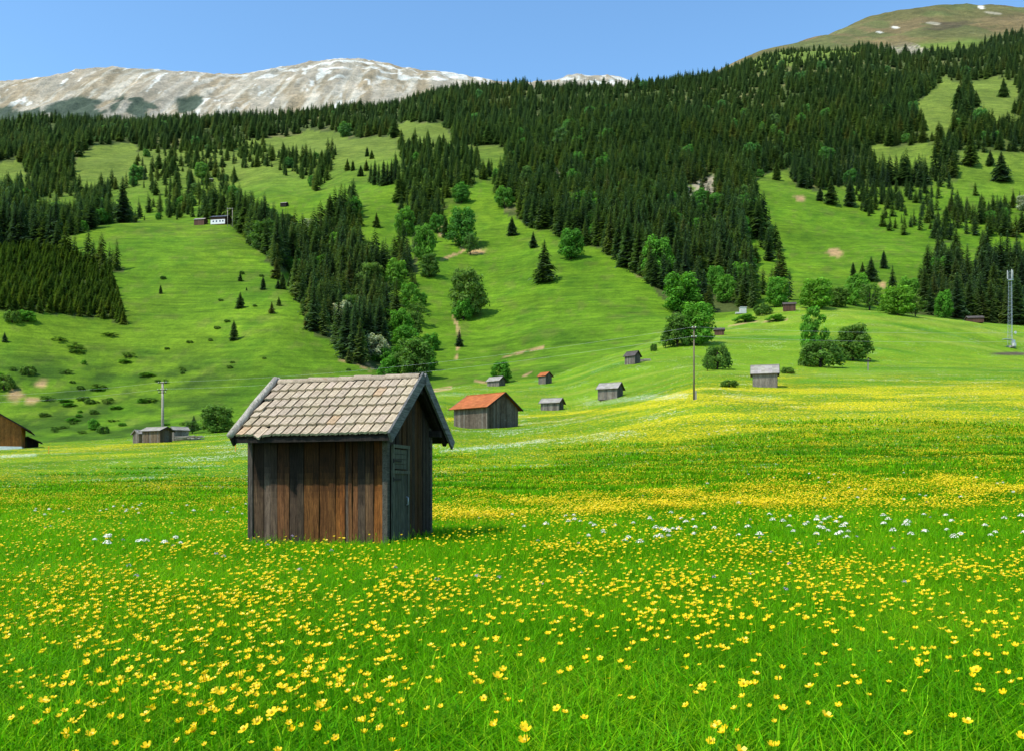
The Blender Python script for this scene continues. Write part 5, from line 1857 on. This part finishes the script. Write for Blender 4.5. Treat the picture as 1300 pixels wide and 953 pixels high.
# ------------------------------------------------------------------ grass
def grass_patch(seed, n, lean, wid, hmin, hmax, rad=0.5):
    r = random.Random(seed)
    mb = MB()
    for i in range(n):
        q = rad * math.sqrt(r.random()) * 1.25
        a = r.uniform(0, 6.283)
        x, y = q * math.cos(a), q * math.sin(a)
        h = r.uniform(hmin, hmax) * r.choice((0.6, 0.8, 1, 1, 1.1))
        az = r.uniform(0, 6.283)
        d = Vector((math.cos(az), math.sin(az), 0))
        s = Vector((-d.y, d.x, 0)) * wid * r.uniform(0.6, 1.4)
        ln = h * lean * r.uniform(0.1, 1.5)
        P = []
        for t in (0.0, 0.42, 0.76, 1.0):
            P.append(Vector((x, y, h * (t - 0.14 * lean * t * t)) ) + d * ln * t ** 2.1)
        b = r.uniform(0.42, 1.35)
        c = (b * r.uniform(0.75, 1.35), b, b)
        kind_ = r.random()
        if kind_ < 0.06:
            c = (b * 2.4, b * 1.5, b * 6)
        elif kind_ < 0.10:
            s = s * 2.0
            h *= 0.7
            c = (c[0] * 0.9, c[1], c[2])
        dk = tuple(v * 0.5 for v in c)
        if lean > 0.9 and i % 16 == 0:     # clover and herb leaves low between the blades
            hz_ = r.uniform(0.08, 0.22)
            q0 = Vector((x, y, hz_))
            lf = r.uniform(0.010, 0.022)
            tl = r.uniform(0.55, 1.15)
            for k3 in range(3):
                a3 = az + k3 * 2.094
                e3 = Vector((math.cos(a3), math.sin(a3), r.uniform(-0.2, 0.5)))
                f3 = Vector((-math.sin(a3), math.cos(a3), 0))
                mb.face([q0, q0 + e3 * lf - f3 * lf * 0.7, q0 + e3 * lf * 1.9, q0 + e3 * lf + f3 * lf * 0.7], (tl * 0.75, tl * 0.85, tl * 2))
        mb.face([P[0] - s, P[0] + s, P[1] + s * 0.95, P[1] - s * 0.95], dk)
        mb.face([P[1] - s * 0.95, P[1] + s * 0.95, P[2] + s * 0.6, P[2] - s * 0.6], c)
        mb.face([P[2] - s * 0.6, P[2] + s * 0.6, P[3]], tuple(v * 1.08 for v in c))
    for i in range(n // 110):      # stalks with seed heads
        q, a = rad * math.sqrt(r.random()) * 1.2, r.uniform(0, 6.283)
        b0 = Vector((q * math.cos(a), q * math.sin(a), 0))
        h = hmax * r.uniform(1.05, 1.45)
        t0 = b0 + Vector((r.uniform(-0.08, 0.08) * min(1, lean * 2), r.uniform(-0.08, 0.08) * min(1, lean * 2), h))
        sd = Vector((math.cos(a * 3), math.sin(a * 3), 0)) * wid
        c = (1.9, 1.2, 5.0) if r.random() < 0.6 else (1.7, 0.85, 8.0)
        mb.face([b0 - sd * 0.4, b0 + sd * 0.4, t0 + sd * 0.3, t0 - sd * 0.3], (0.9, 0.9, 1.5))
        for k in range(4):
            z_ = t0 - Vector((0, 0, 0.012 * k))
            mb.face([z_ - sd * (0.3 + 0.14 * k), z_ + Vector((0, 0, -0.012)), z_ + sd * (0.3 + 0.14 * k), z_ + Vector((0, 0, 0.02))], c)
    return mb.data('grass tuft', M['grass'])


def tint_scale(t, k):
    return tuple(x * k for x in t)


def buttercup_head(mb, c, d, r, rnd, detail=True):
    """Five rounded glossy petals in a shallow cup around c, opening along d."""
    d = Vector(d).normalized()
    s = d.orthogonal().normalized()
    u = d.cross(s)
    a0 = rnd.uniform(0, 6.28)
    openv = rnd.choice((0.3, 0.45, 0.6, 0.8, 1.2))
    r = r * (0.75 if openv > 1 else 1.0)
    for k in range(5):
        a = a0 + k * 1.2566
        w = (s * math.cos(a) + u * math.sin(a))
        t = (s * -math.sin(a) + u * math.cos(a))
        b = rnd.uniform(0.88, 1.1)
        p1 = c + w * r * 0.55 + d * r * openv * 0.35
        p2 = c + w * r * 1.0 + d * r * openv * 0.95
        if detail:
            mb.face([c, p1 - t * r * 0.40, p1 + d * -r * 0.03, p1 + t * r * 0.40], (b, b * 0.90, b), 0)
            mb.face([p1 - t * r * 0.40, p2 - t * r * 0.36, p2 + w * r * 0.08, p2 + t * r * 0.36, p1 + t * r * 0.40, p1 + d * -r * 0.03], (b, b, b), 0)
        else:
            mb.face([c, p2 - t * r * 0.58, p2 + w * r * 0.05, p2 + t * r * 0.58], (b, b, b), 0)
    if detail:
        mb.box(c + d * r * 0.22, (r * 0.42, r * 0.42, r * 0.34), (0.62, 0.62, 0.8), None, 0, 0.6)


def stem(mb, a, b, w, mat=1):
    a, b = Vector(a), Vector(b)
    m = a.lerp(b, 0.5) + Vector((0.012, -0.01, 0.01))
    mb.tube([a, m, b], [w, w * 0.85, w * 0.7], 3, (0.62, 0.75, 0.6), mat, cap=False)


GRASS = [[grass_patch(500 + k, 720, 1.05, 0.0042, 0.14, 0.33) for k in range(5)],
         [grass_patch(520 + k, 560, 0.55, 0.0040, 0.17, 0.34) for k in range(3)],
         [grass_patch(540 + k, 520, 0.16, 0.0034, 0.16, 0.32) for k in range(3)]]


def polar_spots(y0, y1, k, smin, ulim=0.78, smax=9):
    P = []
    y = y0
    while y < y1:
        s = min(max(smin, k * y), smax)
        xs = np.arange(-ulim * y - 1.2, ulim * y + 1.2, s)
        xs = xs + RNG.uniform(-0.5, 0.5, len(xs)) * s
        ys = y + RNG.uniform(-0.5, 0.5, len(xs)) * s
        P.append(np.stack([xs, ys, np.full(len(xs), s)], 1))
        y += s * 0.82
    P = np.concatenate(P)
    P = P[P[:, 1] > 0.9]
    return P


def lay_grass():
    P = polar_spots(1.1, 72, 0.045, 0.42)
    P = P[RNG.random(len(P)) > sstep(30, 72, P[:, 1])]
    P = P[~in_hut(P[:, 0], P[:, 1], -0.08)]
    n = len(P)
    z = ground(P[:, 0], P[:, 1])
    k = P[:, 2] / 0.5 * 1.15
    lod = np.where(P[:, 1] < 12, 0, np.where(P[:, 1] < 34, 1, 2))
    base = np.array([0, 5, 8])[lod]
    var = base + (RNG.integers(0, 100, n) % np.array([5, 3, 3])[lod])
    hz = (0.72 + 0.5 * fbm(P[:, 0] / 1.7, P[:, 1] / 1.7, 3, 601)) * np.where(P[:, 1] > 40, 0.8, 1.0)
    src = []
    for k_, (l, i) in enumerate([(0, i) for i in range(5)] + [(1, i) for i in range(3)] + [(2, i) for i in range(3)]):
        q = (-2.2 + k_ * 0.45, 6.5 + (k_ % 3) * 0.3)
        src.append(seed_part('grass_tuft', GRASS[l][i], None, (q[0], q[1], float(ground(*q)))))
    o = scatter('grass', np.stack([P[:, 0], P[:, 1], z - 0.01], 1), np.stack([np.zeros(n), np.zeros(n), RNG.uniform(0, 6.28, n)], 1),
                np.stack([k, k, hz], 1), var, src, M['grass'], 'lush green meadow grass of many fine blades', 'grass')
    for s in src:
        s.parent = o
        s['kind'] = 'stuff'
    print('grass patches', n)


lay_grass()


# ------------------------------------------------------------------ flowers
def flower_density(x, y):
    """Buttercups per square metre."""
    px = X0 + x / y * F
    cl = fbm(x / 0.9, y / 0.9, 3, 611)
    big = fbm(x / 3.2, y / 3.2, 3, 615)
    tight = fbm(x / 0.28, y / 0.28, 2, 613)
    d = 52 * sstep(0.44, 0.66, 0.55 * cl + 0.45 * tight) * (0.35 + 1.1 * sstep(0.35, 0.60, big)) + 9.0
    d = d * (0.8 + 2.0 * (1 - sstep(6, 13, y)) + 2.6 * (1 - sstep(3.2, 6.5, y)))
    d = d * (1 - 0.55 * np.exp(-((y - 14.5) / 2.0) ** 2) * (px < 640) * (px > 260))
    d = d + 12 * sstep(15, 26, y) * (0.3 + 1.3 * sstep(0.38, 0.62, big))
    band = sstep(21.5, 24.0, y + 1.2 * (big - 0.5)) * (1 - sstep(29, 34, y)) * sstep(470, 620, px)
    d = d + band * 150
    d = d + 16 * sstep(32, 52, y) * sstep(600, 850, px)
    return d


def flower_patch(seed, n, rad, r0, detail):
    rnd = random.Random(seed)
    mb = MB()
    for i in range(n):
        q, a = rad * math.sqrt(rnd.random()), rnd.uniform(0, 6.283)
        h = rnd.uniform(0.26, 0.44)
        p = Vector((q * math.cos(a), q * math.sin(a), h))
        buttercup_head(mb, p, (rnd.uniform(-0.5, 0.2), rnd.uniform(-0.6, 0.2), 1), r0 * rnd.uniform(0.6, 1.2), rnd, detail)
        stem(mb, (p.x + rnd.uniform(-0.05, 0.05), p.y + rnd.uniform(-0.05, 0.05), 0), p, 0.0016)
    return mb.data('buttercup tuft', [M['petal'], M['grass']])


def lay_buttercups():
    # candidate places, nearest first: the first 300 are flowers of their own
    N = 103000
    y = 2.75 + (14.0 - 2.75) * np.sqrt(RNG.random(N) * 0.999)
    x = RNG.uniform(-0.85, 0.85, N) * y
    keep = RNG.random(N) * 644 < flower_density(x, y)
    keep &= ~in_hut(x, y, 0.1)
    x, y = x[keep], y[keep]
    o_ = np.argsort(y + 0.6 * RNG.random(len(y)) + 100 * (np.abs(x / y) > 0.585))
    x, y = x[o_], y[o_]
    z = ground(x, y)
    heads, stems = [], []
    for k in range(12):
        rnd = random.Random(700 + k)
        mb = MB()
        buttercup_head(mb, Vector((0, 0, 0)), (rnd.uniform(-0.5, 0.15), rnd.uniform(-0.75, 0.1), 1), rnd.uniform(0.011, 0.0195), rnd, True)
        heads.append(mb.data('buttercup head', M['petal']))
        mb = MB()
        stem(mb, (0.03, 0.02, -1.0), (0, 0, 0), 0.0018, 0)
        stems.append(mb.data('buttercup stem', M['grass']))
    for i in range(min(300, len(x))):
        h = random.uniform(0.27, 0.46)
        root = empty('buttercup', (float(x[i]), float(y[i]), float(z[i])), random.uniform(-0.6, 0.6), 'glossy yellow buttercup on a thin green stem in the foreground grass', 'flower', 'buttercups in the foreground grass')
        k = random.randrange(12)
        o = bpy.data.objects.new('flower_head', heads[k])
        C.objects.link(o)
        o.parent = root
        o.location = (0, 0, h)
        sz = random.uniform(0.7, 1.3)
        o.scale = (sz, sz, sz)
        o = bpy.data.objects.new('stem', stems[k])
        C.objects.link(o)
        o.parent = root
        o.location = (0, 0, h)
        o.scale = (1, 1, h)
    # the rest, which nobody could count
    pts, var = [], []
    x2, y2, z2 = x[300:], y[300:], z[300:]
    for i in range(len(x2)):
        pts.append((x2[i], y2[i], z2[i]))
        var.append(i % 4)
    n1 = len(pts)
    s = 1.15
    for yy in np.arange(12.5, 74, s):
        m = int(1.44 * yy / s) + 1
        xs = RNG.uniform(-0.74, 0.74, m) * yy
        ys = yy + RNG.uniform(-0.6, 0.6, m) * s
        d = flower_density(xs, ys) * (1 - sstep(50, 74, ys))
        nn = d * s * s / 16.0
        cnt = np.floor(nn + RNG.random(m)).astype(int)
        for j in range(m):
            for c in range(min(cnt[j], 18)):
                qx, qy = xs[j] + RNG.uniform(-0.6, 0.6), ys[j] + RNG.uniform(-0.6, 0.6)
                if in_hut(qx, qy, 0.75):
                    continue
                pts.append((qx, qy, float(ground(qx, qy))))
                var.append(4 + RNG.integers(0, 4))
    n = len(pts)
    src = []
    for k in range(8):
        me = flower_patch(800 + k, 1 if k < 4 else 16, 0.03 if k < 4 else 0.75, 0.0165 if k < 4 else 0.020, k < 4)
        q = (-1.6 + k * 0.5, 7.2 + 0.2 * (k % 3))
        if k >= 4:
            q = (-4 + k * 1.6, 24.5)
        src.append(seed_part('buttercup_tuft', me, None, (q[0], q[1], float(ground(*q)))))
    zs = np.where(np.array(var) < 4, RNG.uniform(0.75, 1.15, n), RNG.uniform(0.8, 1.1, n))
    o = scatter('buttercups', np.array(pts), np.stack([np.zeros(n), np.zeros(n), RNG.uniform(-0.7, 0.7, n)], 1), np.stack([np.ones(n), np.ones(n), zs], 1), np.array(var), src, M['petal'],
                'drifts of yellow buttercups beyond the foreground', 'flowers')
    for s_ in src:
        s_.parent = o
        s_['kind'] = 'stuff'
    print('flowers', n1, n)


lay_buttercups()


def umbel(seed, r0, mat_key, n=34):
    rnd = random.Random(seed)
    hd, st = MB(), MB()
    for i in range(n):
        q, a = r0 * math.sqrt(rnd.random()), rnd.uniform(0, 6.283)
        p = Vector((q * math.cos(a), q * math.sin(a), 0.02 - 0.75 * q * q / r0 + rnd.uniform(-0.004, 0.004)))
        s = r0 * rnd.uniform(0.13, 0.22)
        b = rnd.uniform(0.85, 1.1)
        az = rnd.uniform(0, 1.5)
        nn = Vector((math.cos(a) * q / r0 * 1.3 + rnd.uniform(-0.4, 0.4), math.sin(a) * q / r0 * 1.3 + rnd.uniform(-0.4, 0.4), 1)).normalized()
        e_ = nn.orthogonal().normalized()
        f_ = nn.cross(e_)
        hd.face([p + e_ * (s * math.cos(az + k * 1.2566)) + f_ * (s * math.sin(az + k * 1.2566)) for k in range(5)], (b, b, b))
        if i % 4 == 0:
            st.tube([Vector((0, 0, -0.09)), p], [0.0012, 0.0009], 3, (0.7, 0.85, 0.7), 0, False)
    st.tube([(0.03, 0.0, -0.5), (0.012, 0.0, -0.25), (0, 0, -0.09)], [0.003, 0.0025, 0.002], 5, (0.7, 0.85, 0.7), 0, False)
    return hd.data('umbel florets', M[mat_key]), st.data('umbel stalk', M['grass'])


UMB = [umbel(900 + k, 0.042 + 0.012 * (k % 3), 'petal_white', 48) for k in range(5)]
PNK = [umbel(920 + k, 0.030, 'petal_pink', 22) for k in range(3)]


def lay_umbels():
    rnd = random.Random(77)
    zones = [((740, 1300), (653, 694), 100), ((40, 340), (632, 648), 34), ((120, 250), (690, 702), 14), ((850, 1290), (590, 632), 30), ((620, 740), (655, 672), 10)]
    for (xa, xb), (ra, rb_), n in zones:
        k = 0
        while k < n:
            px, row = rnd.uniform(xa, xb), rnd.uniform(ra, rb_)
            if rnd.random() > 0.15 + 0.85 * float(vnoise(np.array([px / 26]), np.array([row / 9]), 9)[0]) ** 1.5:
                k += 0.25
                continue
            p = seek(px, row + 0.42 * F / 20, 6)
            if in_hut(p.x, p.y, 0.3):
                continue
            h = rnd.uniform(0.36, 0.52)
            lab, grp = 'white umbel flower standing above the meadow grass', 'white umbel flowers in the meadow'
            root = empty('umbel_flower', (p.x, p.y, p.z), rnd.uniform(0, 6), lab, 'flower', grp)
            hd, st = UMB[rnd.randrange(5)]
            for nm, data in (('flower_head', hd), ('stem', st)):
                o = bpy.data.objects.new(nm, data)
                C.objects.link(o)
                o.parent = root
                o.location = (0, 0, h)
            k += 1
    k = 0
    while k < 46:
        px, row = rnd.uniform(10, 1290), rnd.uniform(640, 790)
        p = seek(px, row, 5)
        if in_hut(p.x, p.y, 0.3):
            continue
        root = empty('lilac_flower', (p.x, p.y, p.z), rnd.uniform(0, 6), 'small lilac flower head among the meadow grass', 'flower', 'lilac flowers in the meadow')
        hd, st = PNK[k % 3]
        for nm, data in (('flower_head', hd), ('stem', st)):
            o = bpy.data.objects.new(nm, data)
            C.objects.link(o)
            o.parent = root
            o.location = (0, 0, rnd.uniform(0.3, 0.42))
        k += 1


lay_umbels()

# ------------------------------------------------------------------ light, sky, camera
def sky_and_light():
    w = bpy.data.worlds.new('World')
    bpy.context.scene.world = w
    w.use_nodes = True
    nt = w.node_tree
    nt.nodes.clear()
    out = nt.nodes.new('ShaderNodeOutputWorld')
    bg = nt.nodes.new('ShaderNodeBackground')
    sky = nt.nodes.new('ShaderNodeTexSky')
    sky.sky_type = 'NISHITA'
    sky.sun_disc = False
    sky.sun_elevation = SUN_EL
    sky.sun_rotation = math.atan2(SUN_DIR[0], SUN_DIR[1])
    sky.altitude = 1100
    sky.air_density = 1.0
    sky.dust_density = 0.6
    sky.ozone_density = 1.6
    hs = nt.nodes.new('ShaderNodeHueSaturation')
    hs.inputs['Saturation'].default_value = SKY_SAT
    hs.inputs['Value'].default_value = 1.8
    nt.links.new(sky.outputs[0], hs.inputs['Color'])
    nt.links.new(mix(nt, 1.0, hs.outputs[0], (0.88, 1.06, 1.06), 'MULTIPLY'), bg.inputs['Color'])
    bg.inputs['Strength'].default_value = SKY_STR
    nt.links.new(bg.outputs[0], out.inputs[0])
    L = bpy.data.lights.new('sun', 'SUN')
    L.energy = SUN_STR
    L.angle = R(0.53)
    L.color = (1.0, 0.955, 0.88)
    o = bpy.data.objects.new('sun', L)
    C.objects.link(o)
    d = Vector((SUN_DIR[0] * math.cos(SUN_EL), SUN_DIR[1] * math.cos(SUN_EL), math.sin(SUN_EL)))
    o.rotation_euler = d.to_track_quat('Z', 'Y').to_euler()
    o.location = d * 50


SKY_SAT, SKY_STR, SUN_STR = 1.06, 0.15, 5.0
sky_and_light()
cd = bpy.data.cameras.new('camera')
cam = bpy.data.objects.new('camera', cd)
C.objects.link(cam)
cam.location = (0, 0, EYE)
cam.rotation_euler = (R(90), 0, 0)
cd.sensor_width = 36.0
cd.lens = 36.0 * F / 1300.0
cd.shift_y = (HR - 953 / 2) / 1300.0
cd.clip_start = 0.1
cd.clip_end = 12000
sc = bpy.context.scene
sc.camera = cam
sc.view_settings.view_transform = 'Standard'
sc.view_settings.look = 'None'
sc.view_settings.exposure = 0
sc.render.engine = 'CYCLES'
sc.cycles.max_bounces = 6
sc.cycles.diffuse_bounces = 3
sc.cycles.transparent_max_bounces = 4
